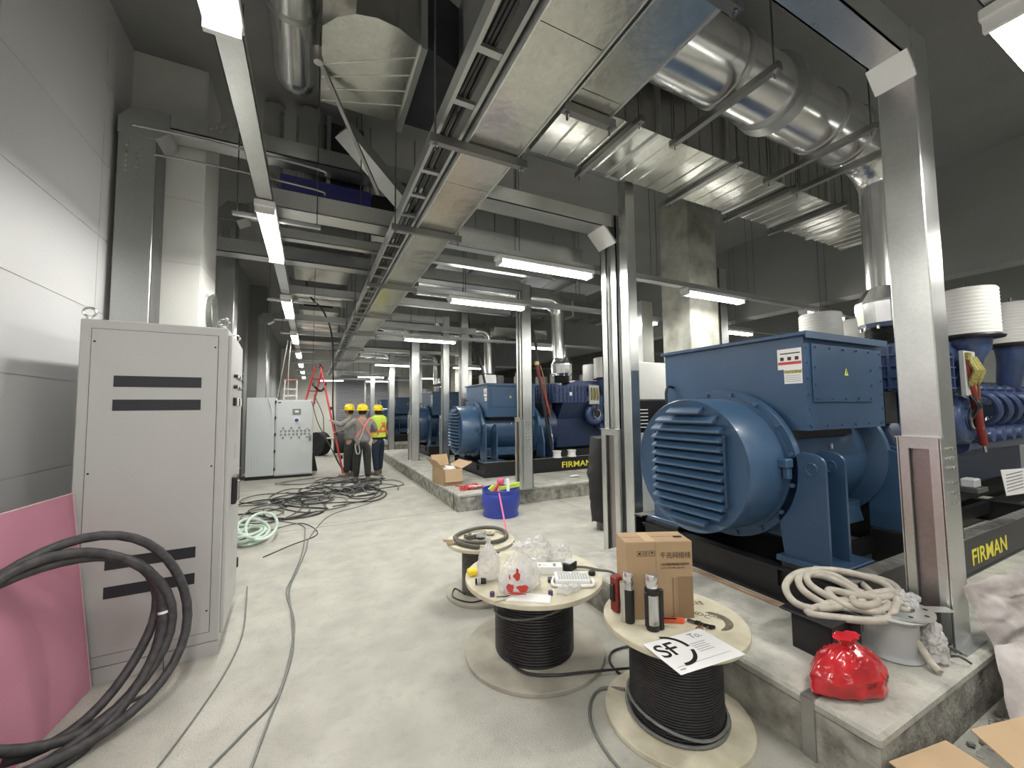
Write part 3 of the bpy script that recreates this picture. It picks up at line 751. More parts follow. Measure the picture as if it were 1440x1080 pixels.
    # feet: two rounded lifting plates each side, foot plate, isolator
    for s in (-1, 1):
        for (xa, xb) in ((.40, .425), (.64, .665), ):
            yo, yi = s*.74, s*.40
            poly = [(s*.46, .30), (yo, .30), (yo, .95)]
            for k in range(1, 6):
                a = PI/2*k/6; poly.append((s*(.74-.08*(1-math.cos(a))), .95+.07*math.sin(a)))
            poly += [(s*.60, 1.03), (yi, .85)]
            o = MB().prism(poly, 'x', xa, xb).build('lifting_plate', 'blue', g, L)
            MB().tube([(xa-.003, s*.66+.032*math.cos(q), .92+.04*math.sin(q)) for q in [2*PI*i/16 for i in range(16)]], .006, 6, closed=True).build('eye_rim', 'blue_lit', o, L)
        MB().cbox(.36, .82, min(s*.42, s*.80), max(s*.42, s*.80), .26, .30, .005).build('foot_plate', 'blue', g, L)
        iso = MB().cbox(.40, .80, min(s*.46, s*.82), max(s*.46, s*.82), -.0, .17, .004).cbox(.36, .86, min(s*.44, s*.86), max(s*.44, s*.86), .17, .19, .003).build('isolator', 'black', g, L)
        MB().box(.38, .84, min(s*.45, s*.84), max(s*.45, s*.84), .225, .26).cyl((.45, s*.78, .19), (.45, s*.78, .25), .012, n=8).cyl((.74, s*.78, .19), (.74, s*.78, .25), .012, n=8).build('isolator_top', 'steel_dark', iso, L)
        # second pair of feet at the engine end
        MB().prism([(s*.40, .30), (s*.72, .30), (s*.72, .62), (s*.62, .95), (s*.40, 1.0)], 'x', 1.76, 1.79).build('engine_plate', 'blue', g, L)
        MB().prism([(s*.40, .30), (s*.72, .30), (s*.72, .62), (s*.62, .95), (s*.40, 1.0)], 'x', 1.98, 2.01).build('engine_plate', 'blue', g, L)
        MB().cbox(1.7, 2.1, min(s*.42, s*.8), max(s*.42, s*.8), .0, .30, .006).build('engine_mount', 'black', g, L)
        wt = MB().prism([(s*.60-.03, 1.0), (s*.60+.03, 1.0), (s*.60, 1.06)], 'x', .415, .419).build('warning_triangle', 'warn', g, L)
    # skid
    for s in (-1, 1):
        y = s*.86
        ra = MB().box(.3, 6.4, y-.05, y+.05, .27, .285).box(.3, 6.4, y-.05, y+.05, 0, .015).box(.3, 6.4, y+s*.03, y+s*.045, .0, .285).build('side_rail', 'black', g, L)
        MB().box(.3, 6.4, y-.05, y+.05, .285, .289).build('dusty_flange', 'dusty', ra, L)
        MB().box(.32, 6.3, s*.42-.03, s*.42+.03, .10, .22).build('inner_rail', 'black', g, L)
    for x in (.31, .95, 2.4, 4.4, 6.2): MB().box(x, x+.1, -.82, .82, .0, .015).box(x, x+.1, -.82, .82, .215, .23).box(x+.04, x+.05, -.82, .82, .015, .215).build('cross_member', 'black', g, L)
    sg = text('lettering', 'FIRMAN', .175, 'yellow_logo', g, (2.08, -.9065, .07), (1, 0, 0), (0, 0, 1), .001, width=.78, bold=.0022)
    # ------------------------------------------------ engine
    MB().lathe([(.5, 2.02), (.53, 2.04), (.53, 2.24), (.46, 2.3)], (0, 0, AZ), 'x', 36).build('flywheel_housing', 'navy', g, L)
    MB().cbox(2.3, 5.9, -.38, .38, .42, 1.12, .03).prism([(-.38, 1.1), (.38, 1.1), (.62, 1.5), (.3, 1.62), (-.3, 1.62), (-.62, 1.5)], 'x', 2.35, 5.9).build('crankcase', 'navy', g, L)
    MB().cbox(2.4, 5.7, -.3, .3, .2, .42, .03).build('oil_sump', 'black_matt', g, L)
    # intercooler with ribs
    ic = MB().prism([(2.12, 1.46), (3.0, 1.46), (3.0, 1.95), (2.72, 1.97), (2.4, 1.84), (2.12, 1.90)], 'y', -.62, .62).build('charge_cooler', 'engine_blue', g, L)
    b = MB()
    for k in range(9): b.box(2.14+.1*k, 2.16+.1*k, -.645, -.62, 1.47, 1.84)
    for k in range(4): b.box(2.12, 3.0, -.645, -.62, 1.49+.1*k, 1.505+.1*k); b.box(2.09, 2.12, -.6, .6, 1.49+.1*k, 1.505+.1*k)
    for k in range(11): b.box(2.09, 2.12, -.6+.12*k, -.58+.12*k, 1.47, 1.88)
    b.build('rib_grid', 'engine_blue', ic, L)
    MB().box(2.50, 2.57, -.648, -.646, 1.62, 1.70).build('tag_plate', 'white', ic, L)
    MB().box(1.9, 2.12, -.5, .5, 1.18, 1.46).build('cooler_support', 'black', g, L)
    cv = MB().cyl((3.0, -.45, 1.86), (3.9, -.45, 1.86), .12, n=16).cyl((3.0, .45, 1.86), (3.9, .45, 1.86), .12, n=16).build('charge_pipe', 'engine_blue', g, L)
    # electrical connector plate
    cp = MB().cbox(3.02, 3.30, -.70, -.66, 1.42, 1.86, .005).build('connector_plate', 'grey_plastic', g, L)
    for k in range(3): MB().tube([(3.08+.08*k, -.705, 1.52), (3.06+.09*k, -.76, 1.66), (3.08+.08*k, -.705, 1.80)], .022, 8).build('connector', 'gold', cp, L)
    for k in range(3): MB().tube(cat_rom([(3.08+.07*k, -.7, 1.43), (3.1+.05*k, -.74, 1.32), (3.18, -.68, 1.2+.03*k), (3.3, -.6, 1.12)], 4), .012, 6).build('harness', 'cable', g, L)
    # turbocharger
    tc = MB()
    tc.tube([(3.25+.17*math.cos(q)*(1+.0*q), -.56, 1.20+.17*math.sin(q)) for q in [2*PI*i/22 for i in range(22)]], [.075+.0015*i for i in range(22)], 12, closed=True)
    tc.cyl((3.25, -.66, 1.20), (3.25, -.4, 1.20), .12, .15, 20).cyl((3.42, -.56, 1.2), (3.42, -.56, 1.62), .07, .085, 16)
    tco = tc.build('turbocharger', 'engine_blue', g, L)
    MB().cyl((3.25, -.672, 1.20), (3.25, -.66, 1.20), .1, n=20).build('turbo_inlet', 'black', tco, L)
    MB().tube([(3.25+.1*math.cos(q), -.675, 1.20+.1*math.sin(q)) for q in [2*PI*i/20 for i in range(20)]], .012, 6, closed=True).build('turbo_rim', 'steel', tco, L)
    # cylinder bank, near side rocker covers and curved pipes (both sides)
    for s in (-1, 1):
        for k in range(8):
            x = 3.55+.30*k
            m = MB()
            m.T = Matrix.Translation((x, s*.50, 1.40)) @ Matrix.Rotation(s*R(-32), 4, 'X')
            m.cbox(-.125, .125, -.14, .14, -.02, .12, .03).cyl((0, 0, .11), (0, 0, .16), .07, .05, 12)
            m.build('rocker_cover', 'engine_blue', g, L)
            MB().tube(cat_rom([(x-.06, s*.56, 1.46), (x-.1, s*.74, 1.42), (x-.04, s*.78, 1.28), (x+.04, s*.70, 1.16), (x+.06, s*.52, 1.10)], 4), .028, 8).build('intake_runner', 'engine_blue', g, L)
            m = MB(); m.lathe([(0, -.12), (.07, -.1), (.10, 0), (.07, .1), (0, .12)], (x, s*.62, 1.03), 'y', 12); m.build('cylinder_cover', 'engine_blue', g, L)
        MB().cyl((3.4, s*.50, .92), (5.9, s*.50, .92), .09, n=14).build('coolant_rail', 'engine_blue', g, L)
        b = MB()
        for k in range(16): b.tube([(3.5+.15*k+.04*math.cos(q), s*.66, 1.17+.04*math.sin(q)) for q in [2*PI*i/10 for i in range(10)]], .008, 5, closed=True)
        o = b.build('hose_clips', 'steel', g, L); o['kind'] = 'stuff'
    # air filters in two rows on blue elbows
    for s in (-1, 1):
        for x, y in (((3.5, -.62), (4.85, -.62), (6.1, -.62)) if s < 0 else ((3.15, .56), (4.05, .56), (4.95, .56), (5.85, .56))):
            fz = 2.01 if s > 0 else 2.04
            f = MB(); prof = [(.0, fz)]
            for i in range(13):
                zz = fz+.44*i/12; prof += [(.220, zz+.004), (.225, zz+.018), (.220, zz+.032)]
            prof += [(.21, fz+.485), (0, fz+.49)]
            f.lathe(prof, (x, y, 0), 'z', 28); fo = f.build('air_filter', 'filter', g, L)
            MB().lathe([(.0, fz-.03), (.24, fz-.03), (.25, fz-.01), (.24, fz+.01)], (x, y, 0), 'z', 28).build('filter_base', 'black', fo, L)
            MB().cyl((x, y, fz+.48), (x, y, fz+.56), .012, n=8).cyl((x, y, fz+.49), (x, y, fz+.51), .05, n=10).build('wing_nut', 'black', fo, L)
            MB().tube([(x, y, fz-.03), (x, y, fz-.12), (x+.02, y*.95, 1.82), (x+.12, y*.85, 1.55)], [.16, .15, .12, .10], 16).build('filter_elbow', 'engine_blue', g, L)
    # exhaust bell
    bl = MB().lathe([(.16, 1.98), (.17, 2.0)], (2.5, -.34, 0), 'z', 24)
    bel = MB(); prof = []
    for i in range(9): prof += [(.165, 1.92+.02*i), (.185, 1.93+.02*i)]
    bel.lathe(prof, (2.5, -.34, 0), 'z', 24).build('exhaust_bellows', 'steel_dark', g, L)
    cone = MB().lathe([(.19, 2.10), (.235, 2.14), (.25, 2.34), (.25, 2.36), (.14, 2.52), (.14, 2.75)], (2.5, -.34, 0), 'z', 14, False)
    cone.build('exhaust_bell', 'chrome', g, L)
    b = MB()
    for k in range(10): a = 2*PI*k/10; b.cyl((2.5+.205*math.cos(a), -.34+.205*math.sin(a), 2.08), (2.5+.205*math.cos(a), -.34+.205*math.sin(a), 2.11), .012, n=6)
    o = b.build('bell_bolts', 'steel', g, L); o['kind'] = 'stuff'
    return g
g0 = gen_proto()
g0.location = (2.6, 2.2, .27); g0['group'] = 'blue generator sets'; g0['label'] = 'nearest blue generator set on black skid, big round louvred end with ten slats across'
for k, (y, l) in enumerate(((8.2, 'second blue generator set, behind the blue barrel and gap in the pads'), (12.35, 'third blue generator set, partly hidden by two galvanised posts'),
                           (18.3, 'fourth blue generator set, just right of the yellow helmets'), (22.3, 'farthest blue generator set, nearest the grey roller door'))):
    dup(g0, (2.72, y, .27), 0, l)
for c in list(g0.children):
    if c.name.startswith('warning_triangle') and min(v.co.x for v in c.data.vertices) < .5: bpy.data.objects.remove(c)
# silver vertical pipes from the bells of each engine are part of the overhead pipes

# hooks of a red chain hoist / red cable boots hanging beside the engines
def red_cable(x, y, z0, z1, label):
    t = thing('red_cable_sleeve', label, 'cable sleeve', (x, y, z0))
    MB().tube(cat_rom([(x-.16, y, z1), (x-.12, y, z1-.22), (x-.03, y, (z0+z1)/2), (x+.12, y, z0)], 5), .032, 10).build('sleeve', 'red_dark', t)
    MB().tube(cat_rom([(x-.10, y-.02, z1-.02), (x-.03, y-.03, z1-.25), (x+.02, y-.02, (z0+z1)/2), (x+.05, y-.02, z0+.15)], 5), .012, 8).build('wire', 'copper_wire', t)
    MB().cyl((x+.12, y, z0), (x+.145, y, z0-.07), .015, n=8).build('steel_tip', 'steel', t)
    MB().cbox(x-.20, x-.12, y-.03, y+.03, z1-.02, z1+.06, .008).build('clamp', 'gold', t)
    return t
red_cable(5.83, 1.5, 1.21, 2.05, 'red cable sleeve hanging beside the near right post over the engine')
t = red_cable(4.22, 7.0, 1.5, 2.5, 'red cable sleeve hanging in front of the second generator')
t = thing('hanging_cable', 'thick black cable hanging down from the ceiling before the second generator', 'cable', (4.0, 7.0, 2.5))
MB().tube(cat_rom([(3.55, 6.9, 5.0), (3.8, 6.95, 3.6), (4.02, 7.0, 3.0), (4.12, 7.0, 2.2), (4.25, 7.0, 1.4), (4.5, 7.2, .75)], 8), .028, 8).build('cable_run', 'cable', t)
t = thing('hanging_cable', 'black cable hanging from the ceiling behind the smooth post', 'cable', (4.0, 10.0, 2.5))
MB().tube(cat_rom([(3.6, 9.9, 5.0), (3.72, 10, 3.8), (4.0, 10.0, 3.0), (4.2, 10.0, 2.2)], 8), .035, 8).build('cable_run', 'cable', t)
t = thing('hanging_cable', 'black cable drooping from the ceiling between the aisle lamps', 'cable', (0, 9, 3))
MB().tube(cat_rom([(-.2, 8.2, 5.0), (-.1, 8.4, 3.9), (.18, 8.6, 3.55), (.35, 8.9, 3.1), (.42, 9.8, 2.4), (.48, 10.8, 1.5), (.66, 11.3, .4), (.8, 11.5, .02)], 8), .018, 8).build('cable_run', 'cable', t)
# far side equipment: pale unit behind the first generator
t = thing('air_unit', 'white wall unit over a black louvred box behind the first generator', 'cabinet', (4.3, 4.3, 0))
MB().cbox(4.2, 5.0, 4.35, 4.85, 1.72, 2.27, .01).build('upper_case', 'cab_white', t)
MB().cbox(4.2, 5.0, 4.35, 4.85, 1.25, 1.72, .01).build('black_case', 'black', t)
for k in range(6): MB().box(4.22, 4.36, 4.34, 4.35, 1.32+k*.05, 1.335+k*.05).build('vent_slot', 'white', t)
MB().cbox(4.2, 5.0, 4.35, 4.85, 0, 1.25, .01).build('lower_case', 'cab_light', t)
t = thing('instrument_box', 'white lit box behind the second generator roof', 'box', (5, 10, 2)); MB().cbox(4.2, 4.6, 10.2, 10.5, 0, 2.55, .01).build('case', 'white', t)
# notice sheet on the engine
t = thing('notice_sheet', 'white printed notice sheet hung on the skid at the right edge', 'notice', (5.3, 1.2, 1))
MB().prism([(5.08, 1.07), (5.66, 1.04), (5.72, .82), (5.17, .85)], 'y', 1.2, 1.203).build('sheet', 'paper', t)
b = MB()
for k in range(6): b.box(5.19, 5.60, 1.1985, 1.2, .88+.027*k, .888+.027*k)
b.build('print', 'mid_grey', t)
t = thing('junction_box', 'small grey junction box with white cover on a bracket beside the near right post', 'box', (4.3, 1.22, .9))
MB().cbox(4.42, 4.62, 1.16, 1.34, .95, .985, .004).build('bracket_shelf', 'steel_dark', t); MB().cbox(4.44, 4.56, 1.18, 1.26, .985, 1.05, .008).build('cover', 'grey_plastic', t)
MB().prism([(4.45, .559), (4.6, .559), (4.55, .955), (4.45, .955)], 'y', 1.30, 1.34).build('stay', 'black', t)
t = thing('skid_tray', 'pale plastic tray lying on the skid rail, third generator side', 'tray', (4.7, 7.3, .6))
for (x, l) in ((4.72, 'left'), (5.1, 'right')):
    MB().cyl((x, 7.34, .555), (x, 7.34, .58), .1, n=16).cyl((x, 7.34, .58), (x, 7.34, .68), .085, n=16).cyl((x, 7.34, .68), (x, 7.34, .70), .1, n=16).build('tape_roll', 'white', t)
t['label'] = 'two small white rolls standing on the black skid rail of the second generator'; t.name = 'tape_rolls'; t['category'] = 'roll'

# ================================================================== cabinets
def eyebolt(x, y, z, parent):
    MB().cyl((x, y, z), (x, y, z+.02), .016, n=10).tube([(x+.026*math.cos(q), y, z+.045+.026*math.sin(q)) for q in [2*PI*i/16 for i in range(16)]], .0075, 8, closed=True).build('lifting_eye', 'steel', parent)
W, D, Hh = .745, .80, 2.2
t = thing('control_cabinet', 'near tall grey switch cabinet with four dark vent strips on its end panel', 'cabinet', (-1.275, 3.35, 0), R(2.5))
MB().cbox(0, W, 0, D, .09, Hh, .006).build('cabinet_body', 'cab_grey', t, True)
MB().cbox(.012, W-.012, .012, D-.012, 0, .09, .003).box(.0, W, 0, .012, .0, .088).build('plinth', 'cab_grey', t, True)
ep = MB().cbox(.055, W-.055, -.006, .0, .16, Hh-.06, .002).build('end_panel', 'cab_grey', t, True)
b = MB(); x0, x1, z0, z1 = .052, W-.052, .157, Hh-.057
b.box(x0, x1, -.001, .0005, z0, z0+.003).box(x0, x1, -.001, .0005, z1-.003, z1).box(x0, x0+.003, -.001, .0005, z0, z1).box(x1-.003, x1, -.001, .0005, z0, z1); b.build('panel_gap', 'vent', t, True)
for z in (.49, .66, 1.63, 1.78):
    MB().box(.165, .605, -.0085, -.005, z, z+.07).build('vent_strip', 'vent', ep, True)
b = MB()
for z in (.3, 1.25, Hh-.14):
    for x in (.07, W-.07): b.cyl((x, -.006, z), (x, -.0085, z), .006, n=8)
o = b.build('panel_screws', 'black', ep, True); o['kind'] = 'stuff'
for (x, y) in ((.03, .03), (W-.03, .03), (W-.03, D-.05)):
    MB().cyl((x, y, Hh), (x, y, Hh+.02), .016, n=10).tube([(x+.03*math.cos(q), y, Hh+.045+.028*math.sin(q)) for q in [2*PI*i/16 for i in range(16)]], .0075, 8, closed=True).build('lifting_eye', 'steel', t, True)
dr = MB().cbox(W, W+.02, .03, D-.02, .12, Hh-.04, .004).build('cabinet_door', 'cab_grey', t, True)
for z in (1.88, 1.80):
    for k in range(5): MB().cyl((W+.02, .2+.09*k, z), (W+.045, .2+.09*k, z), .014, n=10).build('push_button', 'steel' if k % 2 else 'black', dr, True)
for k in range(4): MB().cbox(W+.02, W+.04, .18+.11*k, .26+.11*k, 1.66, 1.72, .003).build('label_holder', 'white' if k % 2 else 'black', dr, True)
hd = MB().cbox(W+.02, W+.05, .25, .45, .93, 1.13, .006).build('door_handle', 'black', dr, True)
MB().cbox(W+.05, W+.065, .28, .34, .95, 1.10, .004).build('handle_lever', 'steel', hd, True)
for z in (.3, 1.05, 1.86): MB().cbox(W+.0, W+.03, D-.02, D+.012, z, z+.08, .004).build('hinge', 'black', dr, True)
MB().box(W+.02, W+.022, .35, .47, 1.25, 1.36).build('rating_label', 'grey_plastic', dr, True)
for z in (.62, .36): MB().prism([(.36, z), (.46, z), (.41, z+.1)], 'x', W+.02, W+.022).build('outline_sign', 'grey_plastic', dr, True)
# far pair
t = thing('switch_cabinet', 'pale ribbed side cabinet left of the cabinet with rows of switches', 'cabinet', (-1.06, 11.2, 0))
MB().cbox(-1.36, -.785, 11.2, 12.0, .08, 1.93, .008).build('cabinet_body', 'cab_light', t)
MB().box(-1.36, -.785, 11.22, 12.0, 0, .08).build('plinth', 'black', t)
for k in range(9): MB().box(-1.30+.055*k, -1.262+.055*k, 11.192, 11.2, .14, 1.86).build('ribbed_strip', 'cab_light', t)
MB().tube(cat_rom([(-.92, 11.18, 1.94), (-.90, 11.15, 1.85), (-.86, 11.17, 1.7), (-.85, 11.18, 1.55)], 5), .008, 6).build('white_wire', 'white', t)
t = thing('switch_cabinet', 'pale grey cabinet with display, meter and four groups of switches on its door', 'cabinet', (-.37, 11.2, 0))
MB().cbox(-.775, .04, 11.2, 11.85, .06, 1.88, .008).build('cabinet_body', 'cab_light', t)
MB().box(-.775, .04, 11.22, 11.85, 0, .06).build('plinth', 'black', t)
dr = MB().cbox(-.745, .025, 11.18, 11.2, .09, 1.85, .004).build('cabinet_door', 'cab_light', t)
d1 = MB().cbox(-.41, -.23, 11.165, 11.18, 1.52, 1.66, .004).build('display', 'mid_grey', dr); MB().box(-.36, -.28, 11.163, 11.166, 1.57, 1.62).build('screen', 'white', d1)
d2 = MB().cyl((-.32, 11.18, 1.38), (-.32, 11.165, 1.38), .065, n=16).build('meter', 'white', dr); MB().cyl((-.32, 11.166, 1.38), (-.32, 11.163, 1.38), .045, n=16).build('meter_face', 'barrel', d2)
for gx in range(4):
    for (dx, dz) in ((0, 1.20), (-.045, 1.13), (.045, 1.13), (-.045, 1.05), (.045, 1.05), (0, .97)):
        x = -.60+.17*gx+dx
        MB().cyl((x, 11.18, dz), (x, 11.155, dz), .02, n=8).build('switch', 'white' if (gx == 3 and dx == 0 and dz > 1.1) else 'mid_grey', dr)
MB().cbox(-.05, .0, 11.15, 11.18, .88, 1.0, .004).build('door_handle', 'mid_grey', dr)
MB().box(-.72, -.66, 11.176, 11.18, 1.80, 1.83).build('badge', 'black', dr)
for z in (.2, .62, 1.02, 1.42, 1.8): MB().cyl((-.77, 11.175, z), (-.77, 11.175, z+.06), .016, n=8).build('hinge', 'black', dr)
# ================================================================== drums in the foreground
def drum(name, label, x, y, r, h, rc, m_top, m_cable, turns, t=.028, rz=0, top='wood'):
    g = thing(name, label, 'cable drum', (x, y, 0), rz)
    MB().lathe([(0, 0), (r, 0), (r+.003, .004), (r+.003, t-.004), (r, t), (0, t)], (0, 0, 0), 'z', 56, False).build('lower_flange', m_top[0], g, True)
    MB().lathe([(0, h-t), (r-.002, h-t), (r, h-t+.004), (r, h-.004), (r-.002, h), (0, h)], (0, 0, 0), 'z', 56, False).build('upper_flange', m_top[1], g, True)
    # one cable wound in many turns
    prof = [(rc-.03, t)]; n = turns; hh = (h-2*t)/n
    for i in range(n):
        z = t+hh*i
        for q in range(5): a = -PI/2+PI*q/4; prof.append((rc+hh*.5*math.cos(a), z+hh*.5+hh*.5*math.sin(a)))
    prof.append((rc-.03, h-t))
    MB().lathe(prof, (0, 0, 0), 'z', 40).build('wound_cable', m_cable, g, True)
    MB().lathe([(0, h), (.03, h+.001), (.03, h+.002), (0, h+.002)], (0, 0, 0), 'z', 16, False).build('hub_hole', 'stain', g, True)
    return g
dA = drum('cable_drum', 'middle wooden cable drum holding the plastic bags and white socket strip', 1.37, 2.45, .46, .5, .255, ('wood_dusty', 'wood'), 'cable', 26)
MB().tube([(.27*math.cos(q), .27*math.sin(q), .33+.05*math.sin(q+2.2)) for q in [2*PI*i/30 for i in range(30)]], .007, 6, closed=True).build('crossing_turn', 'cable_grey', dA, True)
dB = drum('cable_drum', 'near wooden cable drum holding the tall carton, flasks and the white leaflet', 1.74, 1.6, .36, .5, .225, ('wood', 'wood'), 'cable', 34)
dC = drum('cable_drum', 'small wooden cable drum behind, holding a coil of thick grey cable', 1.37, 3.4, .30, .46, .16, ('wood_dusty', 'wood'), 'cable_brown', 22)
# stencil marks on the near drum top
b = MB(); cx, cy = 1.90, 1.47
def arcstrip(b, cx, cy, r0, r1, a0, a1, z, n=14):
    vs = []
    for i in range(n+1):
        a = a0+(a1-a0)*i/n; tt = math.sin(PI*i/n)**.5 if 0 < i < n else .1
        rm = (r0+r1)/2; hw = (r1-r0)/2*tt
        vs += [(cx+(rm-hw)*math.cos(a), cy+(rm-hw)*math.sin(a), z), (cx+(rm+hw)*math.cos(a), cy+(rm+hw)*math.sin(a), z)]
    b.add(vs, [(2*i, 2*i+1, 2*i+3, 2*i+2) for i in range(n)])
arcstrip(b, 1.88, 1.485, .07, .11, -1.9, .9, .5012)
b.build('stencil_arc', 'stain', dB)
text('stencil_text', '中国电线', .052, 'stain', dB, (1.83, 1.72, .5008), (.86, -.5, 0), (.5, .86, 0), .0003)
text('stencil_text', 'HDC', .05, 'stain', dB, (1.86, 1.60, .5008), (.35, -.94, 0), (.94, .35, 0), .0003)
text('stencil_text', 'RVV 2', .028, 'stain', dB, (1.84, 1.69, .5008), (.86, -.5, 0), (.5, .86, 0), .0003)
text('stencil_text', 'CABLE', .03, 'stain', dB, (1.92, 1.53, .5008), (.35, -.94, 0), (.94, .35, 0), .0003)
# loose turns at the foot of the near drum
for k, (r, z, ph) in enumerate(((.245, .04, 0), (.25, .052, .4), (.243, .066, .9))):
    MB().tube([(1.74+r*math.cos(q), 1.6+r*math.sin(q), z+.012*math.sin(q+ph)+(.05 if k == 2 else 0)*max(0, math.cos(q-2.9))) for q in [2*PI*i/36 for i in range(36)]], .0075, 6, closed=True).build('loose_turn', 'cable_grey', dB)
# cables on the floor between drums
def cord(name, label, pts, r, m, cat='cable', group=None, n=6, k=8):
    t = MB().tube(cat_rom(pts, k), r, n).build(name, m); tag(t, label, cat, group); return t
cord('drum_cable', 'thin black cable running from the middle drum foot to the near drum', [(1.12, 2.42, .05), (1.16, 2.22, .045), (1.30, 2.12, .04), (1.5, 2.05, .04), (1.66, 2.0, .035), (1.86, 1.97, .012), (2.0, 1.98, .008), (1.98, 2.15, .008), (1.82, 2.18, .008), (1.72, 2.1, .008), (1.70, 1.95, .01), (1.74, 1.86, .04)], .0075, 'cable')
cord('drum_cable', 'grey brown cable looped on the floor left of the near drum', [(1.6, 1.83, .04), (1.52, 1.93, .01), (1.40, 1.88, .008), (1.30, 1.74, .008), (1.26, 1.55, .008), (1.27, 1.38, .008), (1.32, 1.22, .008)], .008, 'cable_grey')
cord('drum_cable', 'thin dark cable at the foot of the small rear drum', [(1.2, 3.35, .04), (1.16, 3.5, .035), (1.1, 3.35, .035), (1.2, 3.2, .033), (1.35, 3.2, .033)], .006, 'cable')
t = tag(crumple('paper_scrap', 'paper', None, lambda u, v: Vector((1.94+.045*math.cos(2*PI*u)*math.sin(PI*(.05+.9*v)), 1.93+.03*math.sin(2*PI*u)*math.sin(PI*(.05+.9*v)), .02+.014*math.cos(PI*v))), 14, 6, .02, 40, 2), 'torn white paper scrap on the floor between the two drums', 'paper')
# ---- on the near drum
ZB = .5
def carton(name, label, c, rz, sx, sy, sz, m='card'):
    t = thing(name, label, 'box', c, rz); return t
bx = thing('cable_carton', 'tall brown carton with black chinese print and small handle slot on the near drum', 'box', (1.60, 1.855, ZB), R(-26))
# local: x along the wide face, y away from camera
w_, d_, h_ = .36, .17, .40
MB().cbox(0, w_, -d_, 0, 0, h_, .003).build('carton_body', 'card', bx, True)
bx.location = (1.508, 1.69, ZB); bx.rotation_euler = (0, 0, R(-24))
for c in list(bx.children): bpy.data.objects.remove(c)
MB().cbox(0, w_, 0, d_, 0, h_, .003).build('carton_body', 'card', bx, True)
MB().box(0, w_, d_/2-.002, d_/2+.001, h_, h_+.001).box(w_*.45-.001, w_*.45+.001, -.001, 0, .0, h_).build('flap_seam', 'card_dark', bx, True)
MB().box(.11, .165, .01, d_-.01, h_, h_+.0012).build('tape_strip', 'card_in', bx, True)
MB().box(.29, .335, .06, .085, h_, h_+.0015).build('handle_slot', 'black', bx, True)
MB().box(.265, .268, -.0012, 0, 0, .21).box(.245, .255, -.0012, 0, 0, .21).box(.275, w_-.002, -.0012, 0, 0, .215).build('brown_print_block', 'card_dark', bx, True)
MB().box(w_, w_+.0012, .01, d_-.01, .24, .385).build('dark_side_label', 'ink', bx, True)
MB().lathe([(0, w_+.0), (.055, w_+.0), (.055, w_+.0014), (0, w_+.0014)], (0, d_/2, .17), 'x', 20, False).build('side_emblem', 'ink', bx, True)
def ltext(par, s, size, m, x, z, y=-.0012, width=None):
    o = text('printed_text', s, size, m, None, (0, 0, 0), (1, 0, 0), (0, 0, 1), .0003, width=width); o.parent = par; o.location = (x, y, z); return o
ltext(bx, '千兆网络线', .036, 'ink', .183, .315, width=.165)
ltext(bx, '六类非屏蔽数据通信线缆系列', .016, 'ink', .185, .275, width=.155)
ltext(bx, 'CAT6 UTP 4PR 23AWG', .011, 'ink', .185, .258, width=.13)
for k in range(3):
    x = .06+.034*k; z = .325
    MB().box(x, x+.028, -.0012, 0, z, z+.0015).box(x, x+.028, -.0012, 0, z+.0265, z+.028).box(x, x+.0015, -.0012, 0, z, z+.028).box(x+.0265, x+.028, -.0012, 0, z, z+.028).build('handling_mark', 'ink', bx, True)
b = MB(); b.box(.068, .08, -.0012, 0, .333, .345).box(.1, .102, -.0012, 0, .33, .348).box(.108, .112, -.0012, 0, .33, .348).prism([(.132, .34), (.152, .34), (.142, .35)], 'y', -.0012, 0).box(.1413, .143, -.0012, 0, .33, .34); b.build('handling_symbols', 'ink', bx, True)
def put(root, dx, dy): root.location.x += dx; root.location.y += dy
# red tin behind the flasks
t = thing('red_tin', 'dark red tin with black handle at the left edge of the near drum', 'tin', (1.56, 1.80, ZB))
MB().cbox(1.50, 1.56, 1.76, 1.82, ZB, ZB+.19, .008).build('tin_body', 'red_dark', t); MB().cbox(1.486, 1.5, 1.775, 1.805, ZB+.06, ZB+.15, .004).build('tin_handle', 'black', t)
t = thing('steel_flask', 'slim steel vacuum flask with a black sleeve, left of the two', 'flask', (1.525, 1.672, ZB))
c = (1.505, 1.672, ZB)
MB().lathe([(0, 0), (.026, .002), (.028, .01), (.028, .17), (.024, .185)], c, 'z', 24).build('black_sleeve', 'black', t)
MB().lathe([(.0285, .17), (.0285, .2), (.027, .215), (.024, .22)], c, 'z', 24).build('steel_neck', 'steel', t)
MB().lathe([(.026, .218), (.027, .222), (.027, .25), (.024, .256), (0, .257)], c, 'z', 24).build('flask_lid', 'chrome', t)
MB().cyl((1.487, 1.69, ZB), (1.487, 1.69, ZB+.2), .02, n=18).build('steel_flank', 'steel', t)
t = thing('steel_flask', 'wide steel vacuum flask with black grip and steel cup, right of the two', 'flask', (1.553, 1.56, ZB))
c = (1.56, 1.565, ZB)
MB().lathe([(0, 0), (.033, .002), (.035, .01), (.035, .03)], c, 'z', 28).build('black_foot', 'black', t)
MB().lathe([(.0345, .03), (.0345, .175)], c, 'z', 28, cap=False).build('steel_body', 'steel', t)
MB().lathe([(.0355, .175), (.036, .18), (.036, .2), (.031, .21)], c, 'z', 28).build('black_collar', 'black', t)
MB().lathe([(.031, .208), (.033, .213), (.0325, .262), (.027, .274), (0, .276)], c, 'z', 28).build('steel_cup', 'chrome', t)
MB().cbox(c[0]+.022, c[0]+.05, c[1]-.034, c[1]-.012, ZB+.0, ZB+.2, .006).cbox(c[0]-.045, c[0]-.028, c[1]-.008, c[1]+.012, ZB+.02, ZB+.19, .005).build('grip', 'black', t)
t = thing('box_cutter', 'red orange box cutter lying before the tall carton', 'knife', (1.66, 1.56, ZB))
